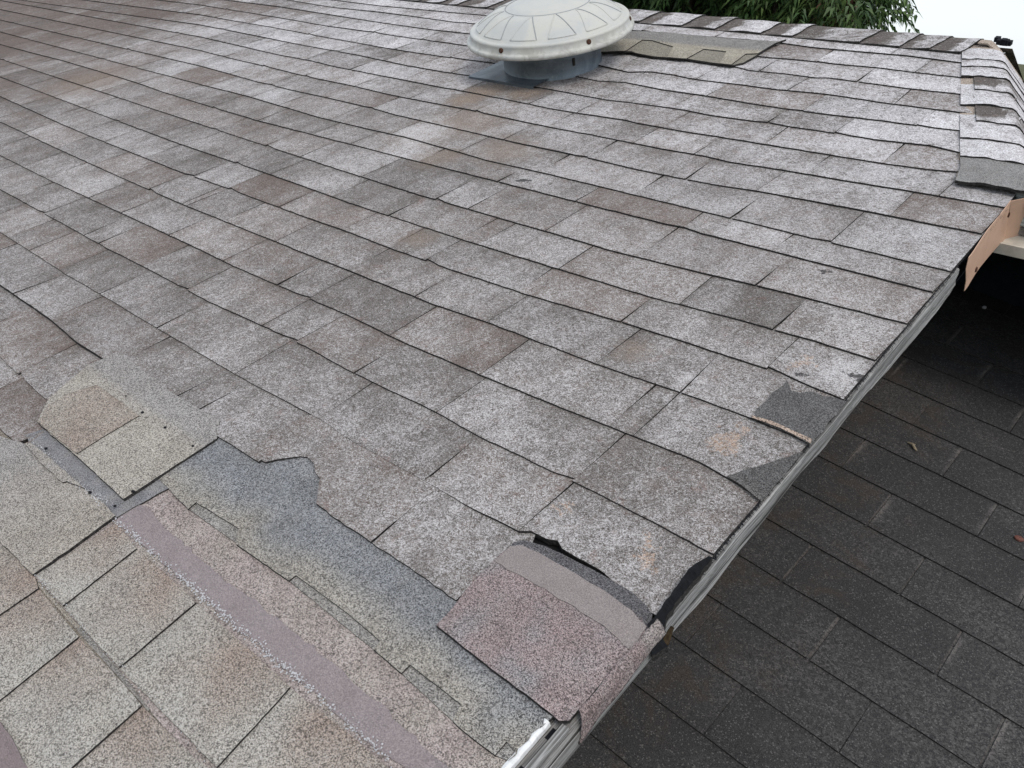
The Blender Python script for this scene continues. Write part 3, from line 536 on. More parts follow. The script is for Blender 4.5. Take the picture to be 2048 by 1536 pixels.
cs = sheet('laminate_shingle', None, M['coarse'], lambda x, y: mixc(TAN, BRN, blob(x, y, 12)), .004, .001, 'tan laminate shingle at the bottom left of the roof', poly=[(-1.25, -.15), (-.96, -.35), (-.80, -.47), (-.45, -.78), (-1.2, -.9), (-1.5, -.5)], z=-.0005)
tiles('laminate_tab', TILEC, .0012, cs)
sheet('sealant_band', 'corner_band', M['band'], lambda x, y: (.20, .165, .165), .002, .002, parent=cs)
def bluef(x, y):
    d = 1e9
    P = SHEET['blue_patch'][1]
    for i in range(BLO, len(P) - 1):
        a, b = P[i], P[(i + 1) % len(P)]
        t = max(0, min(1, lcl(a, b, x, y))); d = min(d, math.hypot(x - lerp(a[0], b[0], t), y - lerp(a[1], b[1], t)))
    c = mixc(mixc((.27, .25, .22), (.235, .22, .195), blob(x, y, 18)), BLU, (d - .012) / .045 + .8 * n1(x * 11, y * 11))
    return mixc(c, (.22, .22, .225), .5 * n1(x * 30, y * 30))
blue = sheet('patch_shingle', 'blue_patch', M['coarse'], bluef, .0055, .0008, 'blue grey patch shingle with tan lower edge beside the mauve patch')
for i in range(4): sheet('patch_tooth', 'blue_tooth%d' % i, M['coarse'], lambda x, y: mixc((.25, .235, .215), BLU, .5 * blob(x, y, 20)), .002, .0006, parent=blue)
sheet('torn_shingle', 'torn_tab', M['old'], lambda x, y: (.46, .25 + .3 * blob(x, y, 20), .5), .0045, .0016, 'torn weathered shingle with ragged lower edge', zf=lambda x, y: -.008 * sst(y, -.02, .16))
sheet('torn_shingle', 'torn_tab_right', M['old'], lambda x, y: (.48, .2, .53), .0045, .0016, zf=lambda x, y: -.007 * sst(y, -.02, .15))
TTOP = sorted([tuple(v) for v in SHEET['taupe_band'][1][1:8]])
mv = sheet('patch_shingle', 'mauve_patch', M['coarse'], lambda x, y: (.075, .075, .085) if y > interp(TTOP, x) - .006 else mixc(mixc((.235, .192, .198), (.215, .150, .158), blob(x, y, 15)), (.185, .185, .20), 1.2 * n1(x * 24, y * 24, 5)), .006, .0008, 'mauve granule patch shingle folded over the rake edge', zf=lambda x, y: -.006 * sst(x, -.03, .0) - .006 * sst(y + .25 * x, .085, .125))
sheet('sealant_band', 'taupe_band', M['band'], lambda x, y: mixc((.265, .232, .22), (.23, .205, .20), blob(x, y, 12)), .0012, .002, parent=mv, zf=lambda x, y: -.006 * sst(x, -.03, .0) - .006 * sst(y + .25 * x, .085, .125))
bp_ = sheet('bare_patch', 'bare_patch', M['coarse'], lambda x, y: mixc((.062, .062, .066), (.10, .10, .105), blob(x, y, 26)), .001, .004, 'dark bare patch where a shingle tab has torn off')
sheet('exposed_edge', 'bare_edge', M['coarse'], lambda x, y: (.36, .26, .20), .001, .0015, parent=bp_)
sheet('bare_patch', 'bare_corner', M['coarse'], lambda x, y: mixc((.075, .075, .078), (.17, .155, .14), blob(x, y, 22) * sst(-y, -.40, -.33)), .001, .002, 'dark bare corner beside the rake board')
zv = lambda x, y: .005 * sst(-x, 1.15, 1.5) * (.5 + .5 * math.sin(x * 17))
vr = sheet('patch_shingle', 'vent_repair', M['coarse'], lambda x, y: mixc((.22, .205, .16), (.18, .17, .14), blob(x, y, 20)), .006, .001, 'tan repair shingle strip with cut tabs beside the roof vent', zf=zv)
sheet('patch_tooth', 'vent_raised', M['coarse'], lambda x, y: mixc((.32, .29, .225), (.185, .182, .18), sst(y, lerp(2.105, 2.14, (x + 1.4) / .45), lerp(2.135, 2.17, (x + 1.4) / .45))), .0042, .0008, parent=vr, zf=zv)

# mauve shingle's folded flap over the rake board
FL = sorted([(p[0], p[1]) for p in SHEET['mauve_patch'][1] if p[0] > -.02], key=lambda p: p[1])
mb = MB(); rows = []; tones = []
for a in range(9):
    f = a / 8; row = []; tr = []
    ang = min(1, f * 2.2) * R(84)
    for i in range(26):
        t = i / 25; y = lerp(-.052, .108, t); drop = lerp(.030, .016, t) + .004 * n1(y * 30)
        r_ = .010
        if f * 2.2 <= 1: x = r_ * math.sin(ang); z = .0095 - r_ * (1 - math.cos(ang))
        else: x = r_ + .004 * (f - .45); z = .0095 - r_ - (drop - r_) * (f - .4545) / .5455
        y2 = y - .022 * f * (1 - t) * 1.0
        row.append((x + .004 - .003 * n1(y * 22, f * 2), y2, z)); tr.append(mixc(mixc((.21, .17, .175), (.185, .13, .135), blob(y, z, 40)), (.22, .19, .19), sst(t, .72, .8)))
    rows.append(row); tones.append(tr)
mb.grid(rows, tones); mb.grid([rows[0][:], [(p[0] - .004, p[1], p[2] - .004) for p in rows[0]]], mi=0)
fl = mb.build('folded_flap', [M['coarse']], mv, True)
fm = fl.modifiers.new('thick', 'SOLIDIFY'); fm.thickness = .0035; fm.offset = -1

# white granule crumbs along the sealant bands
mb = MB(); rr = random.Random(5)
def crumbs(pts, n, spread, z, size):
    for i in range(n):
        t = rr.random() * (len(pts) - 1); a = int(t); p = Vector(pts[a]).lerp(Vector(pts[a + 1]), t - a)
        x, y = p.x + rr.gauss(0, spread), p.y + rr.gauss(0, spread); s = size * rr.uniform(.4, 1.1)
        c = [mb.vert((x + s * math.cos(k * 2.1 + i), y + s * math.sin(k * 2.1 + i), z)) for k in range(3)]; tpv = mb.vert((x, y, z + s * 1.1))
        for k in range(3): mb.face((c[k], c[(k + 1) % 3], tpv))
crumbs(SHEET['mauve_band'][1][1:11], 620, .0034, .0060, .0019)
crumbs(SHEET['taupe_band'][1][1:5], 160, .0022, .0145, .0015)
crumbs(SHEET['tan_sheet'][1][1:6], 260, .004, .0096, .0014)
for p in TILEB[:3]: crumbs([p[0], p[-1]], 40, .003, .006, .0012)
mb.build('loose_granules', M['crumb'], roof)

# tar smears at the torn rake corner
def lump(name, key, mat, hgt):
    z, p = SHEET[key]
    return sheet(name, key, mat, lambda x, y: (.5, .5, .5), .012, .0016, zf=lambda x, y: hgt * n1(x * 90, y * 90) - .035 * sst(x, .0, .03), cell=.006, step=.006)
lump('tar_patch', 'tar', M['tar'], .005)

mb = MB()
for i, (x, y, z, r_) in enumerate(TARS):
    r_ *= .62
    mb.grid([[(x + r_ * q * math.cos(a * .7) * (1.4 + .3 * n1(a, i)), y + r_ * q * math.sin(a * .7) * (1 + .4 * n1(i, a)), z + h * r_) for a in range(9)] for q, h in ((1, 0), (.85, .3), (.5, .5), (.05, .55))], close=True)
mb.build('tar_spot', M['tar'], roof, True)

# ---------------------------------------------------------------- rake board, drip edges
BOT = [(-2.0, -.045), (-0.1015, -0.0435), (-0.0466, -0.0411), (0.0438, -0.0423), (0.1347, -0.0506), (0.2048, -0.0582), (0.2991, -0.0514), (0.4059, -0.0448), (0.4985, -0.0436), (0.5664, -0.0498), (0.6307, -0.0473), (0.7275, -0.0439), (0.823, -0.0527), (0.9306, -0.0557), (1.0444, -0.0585), (1.1254, -0.0515), (1.1741, -0.0427)]
mb = MB(); rows = []
ys = [-1.95 + i * .0135 for i in range(232) if -1.95 + i * .0135 < 1.165]
for y in ys:
    b = interp(BOT, y) + .002 * n1(y * 40) + .0012 * n1(y * 130)
    f = .011 + .002 * n1(y * 9); t = -.006 + .0015 * n1(y * 50)
    rows.append([(-.022, y, t), (f - .003, y, t), (f, y, t - .003), (f + .001 * n1(y * 70), y, lerp(t, b, .35)), (f - .002 + .0015 * n1(y * 55, 3), y, lerp(t, b, .7)), (f - .001, y, b + .002), (f - .004, y, b), (-.022, y, b)])
ids = mb.grid(rows, close=True); mb.face(ids[0]); mb.face(ids[-1][::-1])
tag(mb.build('rake_board', M['wood'], roof), 'bare weathered grey wooden rake board with split grain')
mb = MB()
mb.box(.0128, .0165, -1.95, .10, -.030, -.011)
mb.box(-.004, .006, -1.95, -.075, -.008, .003)
for i, v in enumerate(mb.v): mb.v[i] = (v[0] + .001 * n1(v[1] * 20), v[1], v[2])
mb.build('rake_trim_board', M['wood'], roof)
mb = MB(); rows = []
for i in range(190):
    y = -1.6 + i * (1.515 / 189); w = .0012 * math.sin(i * 2.1) + .0008 * n1(i * .7)
    rows.append([(-.0245, y, .001), (-.0235, y, .0065 + w), (-.019, y, .0085 + w), (-.0145, y, .0065 + w), (-.0135, y, .001)])
mb.grid(rows); mb.build('crimped_drip_edge', M['alu'], roof)
mb = MB(); mb.box(-.040, -.0250, -1.6, -.088, -.004, .002); mb.box(-.0130, -.004, -1.6, -.08, -.02, -.006); mb.build('rake_felt', M['felt'], roof)
mb = MB()
p = [(.0115, .135, -.030), (.013, .115, -.040), (.0125, .095, -.052)]
mb.tube(p, [.003, .006, .002], 7); mb.build('rotten_hole', M['rot'], roof)

# frayed felt fringe along the rake edge of the shingles
mb = MB(); rr = random.Random(12)
for i in range(900):
    y = rr.uniform(-.02, 1.5); x = .004 + .003 * rr.random(); l = rr.uniform(.002, .006); z = .004 - .008 * rr.random()
    a = mb.vert((x, y, z)); b = mb.vert((x, y + .002, z)); c = mb.vert((x + l, y + rr.gauss(0, .003), z - l * .6)); mb.face((a, b, c))
mb.build('felt_fringe', M['felt'], roof)

# ---------------------------------------------------------------- ridge and hip caps
HX = lambda y: lerp(.010, -.345, (y - 1.52) / (2.43 - 1.52))      # fold line of the hip
LX = lambda y: interp([(1.45, -.112), (1.56, -.135), (1.80, -.22), (2.04, -.303), (2.36, -.412), (2.6, -.49)], y)
AF = R(52)
def hip_pt(y, s, z):
    """s 0..1 left edge to fold, 1..2 down the far face; at constant y"""
    x0, x1 = LX(y), HX(y)
    if s <= 1: return (lerp(x0, x1, s), y, z + .006 * sst(s, .0, .5))
    d = (s - 1) * .15; rr_ = .03
    a = min(AF, d / rr_)
    x = x1 + rr_ * math.sin(a) + max(0, d - rr_ * AF) * math.cos(AF); zz = z + .006 - rr_ * (1 - math.cos(a)) - max(0, d - rr_ * AF) * math.sin(AF)
    return (x, y + .1 * max(0, s - 1) * .3, zz)
hipw = [.5, .7, .6, .6, .4, .7, .42, .75, .8, .2]
ny = len(HIPY)
for i, y0 in enumerate(HIPY):
    if i == 0: continue
    y1 = HIPY[i - 1] + .05
    mb = MB(); rows = []; tn = []; rs = random.Random(40 + i)
    gap0 = .035 if i in (4, 6) else 0.0
    wb = hipw[i]
    fresh = (i == ny - 1)
    for j in range(9):
        f = j / 8; row = []; tr = []
        for q in range(29):
            s = q / 14; 
            if s <= 1: s = lerp(gap0 / .11, 1, s) if s < 1 else s
            yy = lerp(y0 + .004 * n1(s * 6, i * 3.3), y1, f)
            z = lerp(.0125 + .003 * n1(s * 4, i * 1.7) + (.006 if fresh else 0), .006, f)
            row.append(hip_pt(yy, s, z))
            w = wb + .35 * n1(s * 3.0, f * 2, i) + (.25 if f < .35 and not fresh else 0) - (.5 if i in (4, 6) and s < .9 + .3 * n1(f * 5, i) and f > .2 else 0)
            tr.append((max(0, min(1, w)), .1, .42 if fresh else .5) if not fresh else (.20, .20, .205))
        rows.append(row); tn.append(tr)
    ids = mb.grid(rows, tn, 0)
    lo = [mb.vert((p[0], p[1] + .0004, p[2] - .007), tn[0][0]) for p in rows[0]]
    for q in range(28): mb.face((lo[q], lo[q + 1], ids[0][q + 1], ids[0][q]), 1)
    lo = [mb.vert((r[0][0], r[0][1], r[0][2] - .008), tn[0][0]) for r in rows]
    for j in range(8): mb.face((ids[j][0], ids[j + 1][0], lo[j + 1], lo[j]), 1 if not fresh else 1)
    o = mb.build('hip_cap', [M['gran'] if fresh else M['old'], M['edge']], roof)
    if fresh: o['label'] = 'newer plain grey hip cap shingle, lowest of the hip'
mb = MB(); mb.grid([[hip_pt(y, s, .004) for s in (0, .3, .6, .9, 1, 1.1, 1.3, 1.9)] for y in (1.5, 1.7, 1.9, 2.1, 2.3, 2.42)], [[(.42, .33, .26)] * 8] * 6)
mb.build('hip_underlay', M['gran'], roof)

RY0, RY1 = 2.333, 2.447
def ridge_pt(x, s, z):
    y0 = RY0 + .018 * sst(x, -2.6, -.6) - .012
    if s <= 1: return (x, lerp(y0, RY1, s), z + .006 * s)
    d = (s - 1) * .16; rr_ = .05; a = min(2 * PITCH, d / rr_); e = max(0, d - rr_ * 2 * PITCH)
    return (x, RY1 + rr_ * math.sin(a) + e * math.cos(2 * PITCH), z + .006 - rr_ * (1 - math.cos(a)) - e * math.sin(2 * PITCH))
caps = list(CAPX); x = caps[0]
while x > XL + .2: x -= .14; caps.insert(0, x)
rs = random.Random(3)
for i in range(len(caps) - 1):
    xa, xb = caps[i], caps[i + 1]; mb = MB(); rows = []; tn = []
    m = 12; wl = rs.uniform(.4, .66); fr_ = rs.uniform(.35, .75); sl = rs.uniform(.004, .02)
    if xb < -2.7: wl = .55
    for q in range(m + 1):
        f = q / m; row = []; tr = []
        for j in range(17):
            s = j / 8
            xx = lerp(xa - .03, xb, f) + .02 * (s - .5) * f
            z = lerp(.0065, .0135 + .0025 * n1(s * 3, i * 2.1), f) + .004 * n1(xx * 11, s * 2, 4)
            row.append(ridge_pt(xx, s, z)); e = fr_ + .14 * n1(s * 5, i * 1.3)
            w = wl * sst(f, e - .04, e + .04) + .10; tr.append((max(0, min(1, w + .25 * n1(xx * 30, s * 6))), .1, .48))
        rows.append(row); tn.append(tr)
    ids = mb.grid(rows, tn, 0)
    lo = [mb.vert((p[0], p[1], p[2] - .007)) for p in rows[-1]]
    for j in range(16): mb.face((ids[-1][j], lo[j], lo[j + 1], ids[-1][j + 1]), 1)
    lo = [mb.vert((r[0][0], r[0][1], r[0][2] - .008)) for r in rows]
    for j in range(m): mb.face((lo[j], lo[j + 1], ids[j + 1][0], ids[j][0]), 1)
    mb.build('ridge_cap', [M['old'], M['edge']], roof)
mb = MB()      # lead-coloured cap where ridge meets hip
pts = [[(-.385 + .014 * i, 2.405 + .008 * j, .022 - .018 * max(0, i - 2) ** 1.3 * .5 - .006 * max(0, j - 4)) for i in range(6)] for j in range(8)]
mb.grid(pts, [[(.40, .31, .24)] * 6] * 8); o = mb.build('ridge_end_cap', M['gran'], roof); fm = o.modifiers.new('thick', 'SOLIDIFY'); fm.thickness = .004; fm.offset = -1
mb = MB(); rr = random.Random(8)
for i in range(5):
    x = -.36 + .009 * i + rr.uniform(-.003, .003); y = 2.47 + rr.uniform(-.01, .01); z = .012 - .0018 * i
    mb.box(x, x + .014, y, y + .02, z - .008, z + rr.uniform(.004, .012))
mb.build('ridge_end_backlit_edges', M['felt'], roof)  # shingle edges against the sky, their backlit darkness put into the black colour

# back slope and steep hip end face
mb = MB(); a2 = 2 * PITCH
rows = [[(x, 2.46 + d * math.cos(a2), -.004 - d * math.sin(a2)) for x in (XL, -.30)] for d in (0, 1, 2.2, 3.6)]
mb.grid(rows, [[(.35, .2, .5)] * 2] * 4); mb.build('back_slope', M['old'], roof)
mb = MB(); rows = []
for i in range(9):
    y = lerp(1.50, 2.45, i / 8); x0 = HX(y); row = []
    for d in (0, .1, .3, .9): row.append((x0 + .01 + d * math.cos(AF), y, -.010 - d * math.sin(AF)))
    rows.append(row)
mb.grid(rows, [[(.3, .7, .5)] * 4] * 9); mb.build('hip_end_slope', M['old'], roof)

# eave return under the hip: painted boards, cream drip edge, soffit
mb = MB(); mb.box(.004, 0.42, 1.497, 1.525, -.0085, .0145); mb.box(.006, 0.42, 1.502, 1.520, -.071, -.0105)
for v in range(len(mb.v)):
    p_ = mb.v[v]; mb.v[v] = (p_[0], p_[1], p_[2])
mb.build('fascia_board', M['pwood'], roof)
mb = MB(); rr = random.Random(2)
for i in range(9):
    x = .01 + i * .042; mb.box(x, x + rr.uniform(.02, .034), 1.506, 1.53 + rr.uniform(-.004, .004), -.094, -.076 - rr.uniform(0, .006))
mb.build('rubble_course', M['brick'], roof)
mb = MB(); mb.box(-.010, 0.42, 1.452, 1.535, -.116, -.098); mb.box(-.010, 0.42, 1.446, 1.451, -.118, -.092); mb.build('cream_drip_edge', M['cream'], roof)
mb = MB(); mb.box(-.02, 0.42, 1.53, 2.2, -.13, -.118); mb.build('soffit', M['felt'], roof)

# bent tan metal trim hanging off the rake corner
pl = [(1.445, .012), (1.416, .009), (1.38, .007), (1.237, .006), (1.186, .004), (1.184, -.022), (1.203, -.060), (1.207, -.0855), (1.229, -.088), (1.301, -.089), (1.388, -.092), (1.463, -.096), (1.478, -.10), (1.475, -.06), (1.452, -.02)]
bm = bmesh.new()
def txy(y, z): return .0085 + .006 * sst(-y, -1.32, -1.19) + .001 * math.sin(y * 17) * sst(-z, .0, .08)
pp = []
for i in range(len(pl)):
    a, b = pl[i], pl[(i + 1) % len(pl)]
    for q in range(4): pp.append((lerp(a[0], b[0], q / 4), lerp(a[1], b[1], q / 4)))
vs = [bm.verts.new((0, y, z)) for y, z in pp]
bmesh.ops.triangle_fill(bm, use_beauty=True, edges=[bm.edges.new((vs[i], vs[(i + 1) % len(vs)])) for i in range(len(vs))])
for c in [1.2 + .02 * i for i in range(14)]: bmesh.ops.bisect_plane(bm, geom=bm.verts[:] + bm.edges[:] + bm.faces[:], plane_co=(0, c, 0), plane_no=(0, 1, 0))
o = MB(); ix = {}
for v in bm.verts: ix[v] = o.vert((txy(v.co.y, v.co.z), v.co.y, v.co.z))
for f in bm.faces: o.face([ix[v] for v in f.verts])
bm.free()
fl_ = [[(txy(y, z) + (0 if s == 0 else .006 + .022 * s), y + s * .052 + .006, z - .004 * s) for s in (0, .5, 1)] for y, z in ((1.44, .01), (1.452, -.02), (1.462, -.05), (1.47, -.075), (1.474, -.10))]
o.grid(fl_)
tr = o.build('metal_trim', M['tan'], roof); tr['label'] = 'bent tan metal trim piece coming loose from the roof corner'
fm = tr.modifiers.new('thick', 'SOLIDIFY'); fm.thickness = .0012; fm.offset = 0
for (x, y, z) in ((.0165, 1.418, -.008), (.029, 1.199, -.026)):
    mb = MB(); mb.grid([[(x + h, y + r_ * math.cos(a * .785) * .8, z + r_ * math.sin(a * .785)) for a in range(8)] for h, r_ in ((0, .0065), (.002, .006), (.003, .002))], close=True)
    mb.build('nail_head', M['rust'], tr)

# walls under the roof
mb = MB()
def wall(xa, ya, xb, yb, z1, h):
    ids = [mb.vert(p_) for p_ in ((xa, ya, z1), (xb, yb, z1), (xb, yb - h * UP[1], z1 - h * UP[2]), (xa, ya - h * UP[1], z1 - h * UP[2]))]; mb.face(ids)
wall(-.30, -1.4, -.30, 2.44, -.03, 4.6); wall(XL + .3, -1.4, -.30, -1.4, -.03, 3.2)
mb.build('gable_wall', M['navy'], roof)
mb = MB(); mb.box(-.30, .5, 2.14, 2.26, -1.4, -.11, up=UP); mb.build('hip_end_wall', M['navy'], roof)
mb = MB(); mb.box(-.25, -.022, -1.95, 1.5, -.118, -.112); mb.build('rake_soffit', M['felt'], roof)

# ---------------------------------------------------------------- roof vent
VC = Vector((VCX, VCY, 0))
vent = empty('roof_vent', W @ Matrix.Translation(VC), 'round off-white domed roof vent on a grey metal collar near the ridge', 'vent')
NS = 96
def ring(r, z): return [(r * math.cos(2 * math.pi * i / NS), r * math.sin(2 * math.pi * i / NS), z) for i in range(NS)]
ZR = .118
mb = MB(); prof = [(.277, ZR - .012), (.284, ZR - .010), (.287, ZR - .004), (.286, ZR + .003), (.2825, ZR + .0055), (.2785, ZR + .0065), (.2765, ZR + .009), (.2715, ZR + .0225), (.2725, ZR + .0255), (.2715, ZR + .030), (.268, ZR + .0335), (.262, ZR + .0335), (.2565, ZR + .0325), (.2525, ZR + .0335), (.246, ZR + .041)]
for i in range(1, 15):
    t = i / 14; prof.append((.246 - .098 * t, ZR + .041 + .045 * math.sin(t * math.pi / 2 * .95)))
prof += [(.145, ZR + .0875), (.141, ZR + .0865), (.135, ZR + .0895)]
for r_ in (.11, .08, .05, .015): prof.append((r_, ZR + .0895 + .014 * (1 - (r_ / .135) ** 2)))
rows = [ring(r_, z) for r_, z in prof]
NP = 13
def panel(row, r_, z):
    out = []
    for i in range(NS):
        a = 2 * math.pi * i / NS; out.append((r_ * math.cos(a), r_ * math.sin(a), z))
    return out
mb.grid(rows, close=True)
c_ = mb.vert((0, 0, ZR + .1037)); last = len(mb.v) - 1 - NS
for i in range(NS): mb.face((last + i, last + (i + 1) % NS, c_))
inner = [ring(.277, ZR - .012), ring(.262, ZR + .010), ring(.20, ZR + .03), ring(.08, ZR + .055)]
mb.grid(inner, close=True)
dome = mb.build('dome', M['dome'], vent, True)
# raised ribs pressed into the dome skin: pairs of curved arms
pr2 = [(r_, z) for r_, z in prof if .1475 < r_ < .2475]
rib_shade = plain('painted_rib_shade', (.30, .31, .32), .6, .3, .2, 60)  # darker rib copy: the shaded side of the relief is put into the colour
for p in range(12):
    a0 = R(-70 + 30 * p)
    for sgn in (-1, 1):
        mb = MB(); pts = []
        for i, (r_, z) in enumerate(pr2):
            t = i / (len(pr2) - 1); a = a0 + sgn * (.185 - .165 * t ** 1.25)
            pts.append((r_ * math.cos(a), r_ * math.sin(a), z + .0002))
        mb.tube(pts, .0017, 6); mb.build('rib', M['dome'] if sgn < 0 else rib_shade, dome, True)
    mb = MB(); pts = [((.2455) * math.cos(a0 + q), .2455 * math.sin(a0 + q), ZR + .0415) for q in [-.185 + .37 * i / 8 for i in range(9)]]
    mb.tube(pts, .0022, 6); mb.build('rib', M['dome'], dome, True)
mb = MB(); mb.tube([(.143 * math.cos(2 * math.pi * i / 64), .143 * math.sin(2 * math.pi * i / 64), ZR + .0872) for i in range(65)], .0018, 6); mb.build('rib', rib_shade, dome, True)
for deg in (-145, -85, -23, 32, 92, 152):
    a = R(deg + 0); mb = MB(); d = Vector((math.cos(a), math.sin(a), .25)).normalized(); c = Vector((.2735 * math.cos(a), .2735 * math.sin(a), ZR + .0175))
    u = d.cross(Vector((0, 0, 1))).normalized(); v = d.cross(u)
    mb.grid([[c + d * h + r_ * (math.cos(k * math.pi / 5) * u + math.sin(k * math.pi / 5) * v) for k in range(10)] for h, r_ in ((-.002, .0085), (.0015, .0085), (.0035, .006), (.0042, .002))], close=True)
    mb.build('screw', M['rust'], dome)
mb = MB()
mb.grid([ring(.1735, -.002), ring(.1735, .004), ring(.1705, .008), ring(.1690, .060), ring(.1700, .064), ring(.1690, .068), ring(.1690, ZR + .03)], close=True)
cl_ = mb.build('collar', M['collar'], vent, True)
for deg in (-25,):
    a = R(deg); mb = MB(); c = Vector((.1695 * math.cos(a), .1695 * math.sin(a), .052)); mb.box(-.004, .004, -.004, .004, -.012, .012)
    mb.v = [(c.x + p_[0], c.y + p_[1], c.z + p_[2]) for p_ in mb.v]; mb.build('bracket', M['edge'], cl_)
fp = [(-.205, -.232), (.135, -.232), (.21, -.232), (.215, .1), (-.215, .1)]
mb = MB(); z = .0115
ids = mb.grid([[(lerp(-.20, .10, i / 10), y, z + .0015 * n1(i * .8, y * 9)) for i in range(11)] for y in (-.222, -.15, -.05, .1)])
lo = [mb.vert((mb.v[q_][0], mb.v[q_][1], .003)) for q_ in ids[0]]
for i in range(10): mb.face((lo[i], lo[i + 1], ids[0][i + 1], ids[0][i]))
mb.build('flashing', M['collar'], vent)

# ---------------------------------------------------------------- lower roof
LM = Matrix((LOWM[0], LOWM[1], LOWM[2], (0, 0, 0, 1)))
low = empty('lower_roof', W @ LM, 'dark charcoal shingle roof lying below the weathered roof\'s rake board', 'roof')
mb = MB()
for k in range(-22, 13):
    rng_ = random.Random(70 + k)
    ph = (.193 - .1215 * (k + 2)) % TAB
    js = [ph + TAB * i for i in range(-4, 18)]
    yb = lambda x, k=k: k * E5 + .0015 * n1(x * 11, k * 3.3) + .0007 * n1(x * 60, k)
    for xa, xb in zip(js, js[1:]):
        g = rng_.choice((.001, .0015, .002, .003, .008)); a, b = xa + g / 2, xb - g / 2
        xs = [a, a + .003, a + .009] + [lerp(a + .02, b - .02, i / 12) for i in range(13)] + [b - .009, b - .003, b]; n = len(xs) - 1
        t0 = rng_.random(); rows = []; tn = []; half = rng_.random()
        for f in (0, .015, .3, .6, .86, 1.06):
            row = []; tr = []
            for i, x in enumerate(xs):
                y = lerp(yb(x), (k + 1) * E5, f)
                z = lerp(.0048 + .0008 * n1(x * 5, k), .0009, f)
                row.append((x, y, z))
                brn = sst(-x, -.22, .05) * (.35 + .65 * (.5 + .5 * n1(x * 7, y * 7, 3)))
                ed = (.9 if (i in (0, n) and half < .42) else .7 if i in (1, n - 1) and half < .42 else .15 if i in (2, n - 2) and half < .3 else 0) * (.4 + .6 * (n1(x * 9, y * 40) > -.1)) * (.15 < f < .95)
                if f == 1.06: ed = 0
                tr.append((t0 * .6 + .35 * sst(x, -.1, .5), brn, ed))
            rows.append(row); tn.append(tr)
        ids = mb.grid(rows, tn, 0)
        lo2 = [mb.vert((p_[0], p_[1] + .0003, -.002)) for p_ in rows[0]]
        for i in range(n): mb.face((lo2[i], lo2[i + 1], ids[0][i + 1], ids[0][i]), 1)
mb.build('shingle_field', [M['dark'], M['edge']], low)
mb = MB(); mb.box(-1.0, 5.0, -2.85, 1.62, -.10, -.0015)
base_o = mb.build('underlayment', M['dark'], low)
mb = MB(); rows = []
for i in range(40):
    x = -.4 + i * .1; rows.append([(x, lerp(1.375, 1.47, min(1, max(0, (x + .185) / .137))) + .003 * n1(x * 30), .012), (x, 1.58, .018), (x, 1.60, .10)])
mb.grid(rows); o = mb.build('wall_flashing', M['felt'], low)
mb = MB(); mb.box(-.9, 4.9, -2.9, -2.84, -.22, -.004); mb.build('fascia_board', M['cream'], low)
mb = MB()
ids = [mb.vert(p_) for p_ in ((4.8, -2.7, -.1), (4.8, 1.6, -.1), (4.8, 1.6, -4), (4.8, -2.7, -4), (-.8, -2.7, -.1), (-.8, -2.7, -4))]
mb.face(ids[:4]); mb.face((ids[4], ids[0], ids[3], ids[5])); mb.build('porch_wall', M['stucco'], low)

LW = W @ LM
mb = MB(); mb.tube([(0, 0, .006), (.012, -.003, .010), (.021, -.011, .008), (.027, -.013, .006)], [.0015, .003, .0034, .0015], 7)
mb.tube([(.012, -.003, .010), (.018, -.002, .012)], [.0018, .0008], 5)
tag(mb.build('twig', M['twig'], mw=LW @ Matrix.Translation((-.030, .562, 0))), 'small pale curled twig lying on the dark lower roof', 'twig')
mb = MB(); mb.grid([[(r_ * math.cos(a * .7) * 1.3, r_ * math.sin(a * .7), .005 + z) for a in range(9)] for r_, z in ((.0075, 0), (.007, .003), (.004, .0045), (.001, .005))], close=True)
tag(mb.build('dried_berry', M['leafbit'], mw=LW @ Matrix.Translation((.261, .431, 0))), 'small reddish brown dried berry on the dark lower roof', 'berry')
mb = MB(); mb.grid([[(r_ * math.cos(a * .7), r_ * math.sin(a * .7) * 1.3, .003 + z) for a in range(9)] for r_, z in ((.006, 0), (.0055, .003), (.003, .005), (.001, .0055))], close=True)
tag(mb.build('pebble', M['crumb'], mw=LW @ Matrix.Translation((-.099, 1.272, 0))), 'tiny white pebble in a slot of the dark lower roof', 'pebble')

# ---------------------------------------------------------------- ground
mb = MB(); n = 40
mb.grid([[(lerp(-1500, 1500, (i / n)), lerp(-1500, 1500, j / n), 0) for i in range(n + 1)] for j in range(n + 1)])
tag(mb.build('ground', M['soil']), kind='structure')

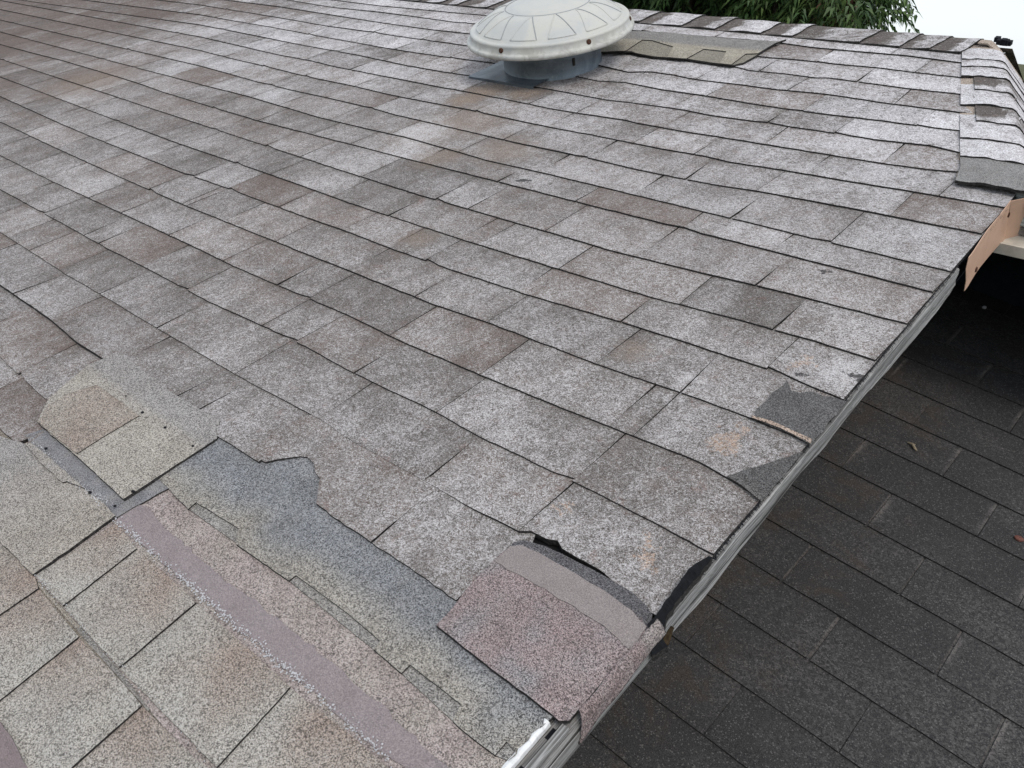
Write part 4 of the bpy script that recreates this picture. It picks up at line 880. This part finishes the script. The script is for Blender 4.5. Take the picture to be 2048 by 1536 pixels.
# ---------------------------------------------------------------- trees
def dirpix(px, py):
    d = Vector(((px - 1024) / CAM['f'], (py - 768) / CAM['f'], 1))
    v = Vector([sum(cr[i][j] * d[i] for i in range(3)) for j in range(3)])
    return (W.to_3x3() @ v).normalized()
eye = W @ Vector(cc)
def tree(name, px, dist, rad, hgt, nspray, leaf, label, dens, seed, dead=None, clip=None):
    d = dirpix(px, 60); d.z = 0; d.normalize()
    base = Vector((eye.x + d.x * dist, eye.y + d.y * dist, 0))
    t = empty(name, Matrix.Translation(base), label, 'tree', 'trees behind the ridge')
    rr = random.Random(seed); cz = eye.z + hgt
    mb = MB()
    trunk = [(0, 0, 0), (.05, .02, 1.2), (-.04, .06, 2.4), (.06, 0, cz - .6), (.0, .1, cz + .6), (.1, .0, cz + 1.6)]
    mb.tube(trunk, [.2, .17, .15, .12, .08, .03], 10)
    limbs = []
    for i in range(26):
        a = rr.uniform(0, 6.283); el = rr.uniform(-.25, 1.0); L = rad * rr.uniform(.55, .95); z0 = rr.uniform(2.2, cz + .3)
        p0 = Vector((0, .05, z0)); p3 = Vector((math.cos(a) * L, math.sin(a) * L, cz + el * rad * .7)); pm = p0.lerp(p3, .5) + Vector((0, 0, .25))
        mb.tube([p0, pm, p3], [.05, .03, .008], 6); limbs.append((p0, pm, p3))
    mb.build('trunk', M['bark'], t, True)
    lb = MB()
    for i in range(nspray):
        if rr.random() < .35:
            p0, pm, p3 = rr.choice(limbs); c = p0.lerp(p3, rr.uniform(.35, 1.0)) + Vector((rr.gauss(0, .2), rr.gauss(0, .2), rr.gauss(0, .2)))
        else:
            while True:
                v = Vector((rr.uniform(-1, 1), rr.uniform(-1, 1), rr.uniform(-.75, 1)))
                if .25 < v.length < 1 + .16 * n1(v.x * 3, v.y * 3, v.z * 3 + seed): break
            c = Vector((v.x * rad, v.y * rad, cz + v.z * rad * .85))
        if n1(c.x * 1.5, c.y * 1.5, c.z * 1.5 + seed) < dens: continue
        out = Vector((c.x, c.y, (c.z - cz) * .4)); out.normalize()
        ax = (out + Vector((rr.gauss(0, .5), rr.gauss(0, .5), rr.gauss(-.15, .4)))).normalized()
        side = ax.cross(Vector((0, 0, 1))); side = side.normalized() if side.length > .1 else Vector((1, 0, 0))
        L = rr.uniform(.16, .30); tone0 = rr.random() ** 1.3
        for k in range(13):
            f = (k + 1) / 13; pos = c + ax * (L * f) + Vector((0, 0, -.10 * f * f)); sg = -1 if k % 2 else 1
            ld = (side * sg * .85 + ax * .55 + Vector((0, 0, -.35 - .3 * rr.random()))).normalized(); ll = rr.uniform(.042, .075); wv = ld.cross(Vector((rr.gauss(0, .35), rr.gauss(0, .35), 1))).normalized() * ll * .17
            mid = pos + ld * ll * .5 + Vector((0, 0, .006)); tip = pos + ld * ll + Vector((0, 0, -.018)) + ax * .012
            tn = (max(0, min(1, tone0 + rr.gauss(0, .15))), 0, 0)
            a = lb.vert(pos, tn); b1 = lb.vert(mid + wv, tn); b2 = lb.vert(mid - wv, tn); e = lb.vert(tip, tn)
            lb.face((a, b2, e, b1))
    lb.build('crown', leaf, t)
    return t, base, cz
t1, b1_, cz1 = tree('leafy_tree', 1375, 7.2, 1.42, .95, 6000, M['leafA'], 'dense dark green tree rising behind the ridge, right of the vent', -.55, 4)
t2, b2_, cz2 = tree('leafy_tree', 1600, 6.2, .40, .36, 640, M['leafB'], 'lighter green smaller tree with brown dead leaves at the right end of the foliage', -.3, 9)
t3, b3_, cz3 = tree('leafy_tree', 1250, 10.5, 1.5, 1.2, 1500, M['leafA'], 'thin tree with sky gaps just behind the vent dome', -.15, 15)
# dead brown spray in the small tree
mb = MB(); rr = random.Random(77)
dv = dirpix(1672, 40); cpt = eye + dv * 6.0 - b2_
mb.tube([cpt + Vector((0, 0, -.5)), cpt + Vector((.03, 0, 0)), cpt + Vector((0, .02, .6))], [.014, .010, .005], 6)
for i in range(420):
    c = cpt + Vector((rr.gauss(0, .07), rr.gauss(0, .07), rr.uniform(-.35, .55))); ld = Vector((rr.gauss(0, 1), rr.gauss(0, 1), rr.gauss(-.5, .6))).normalized(); wv = ld.cross(Vector((0, .3, 1))).normalized() * .009
    tn = (rr.random(), 0, 0); ids = [mb.vert(p_, tn) for p_ in (c, c + ld * .03 - wv, c + ld * .07, c + ld * .03 + wv)]; mb.face(ids)
mb.build('dead_branch', M['leafD'], t2)
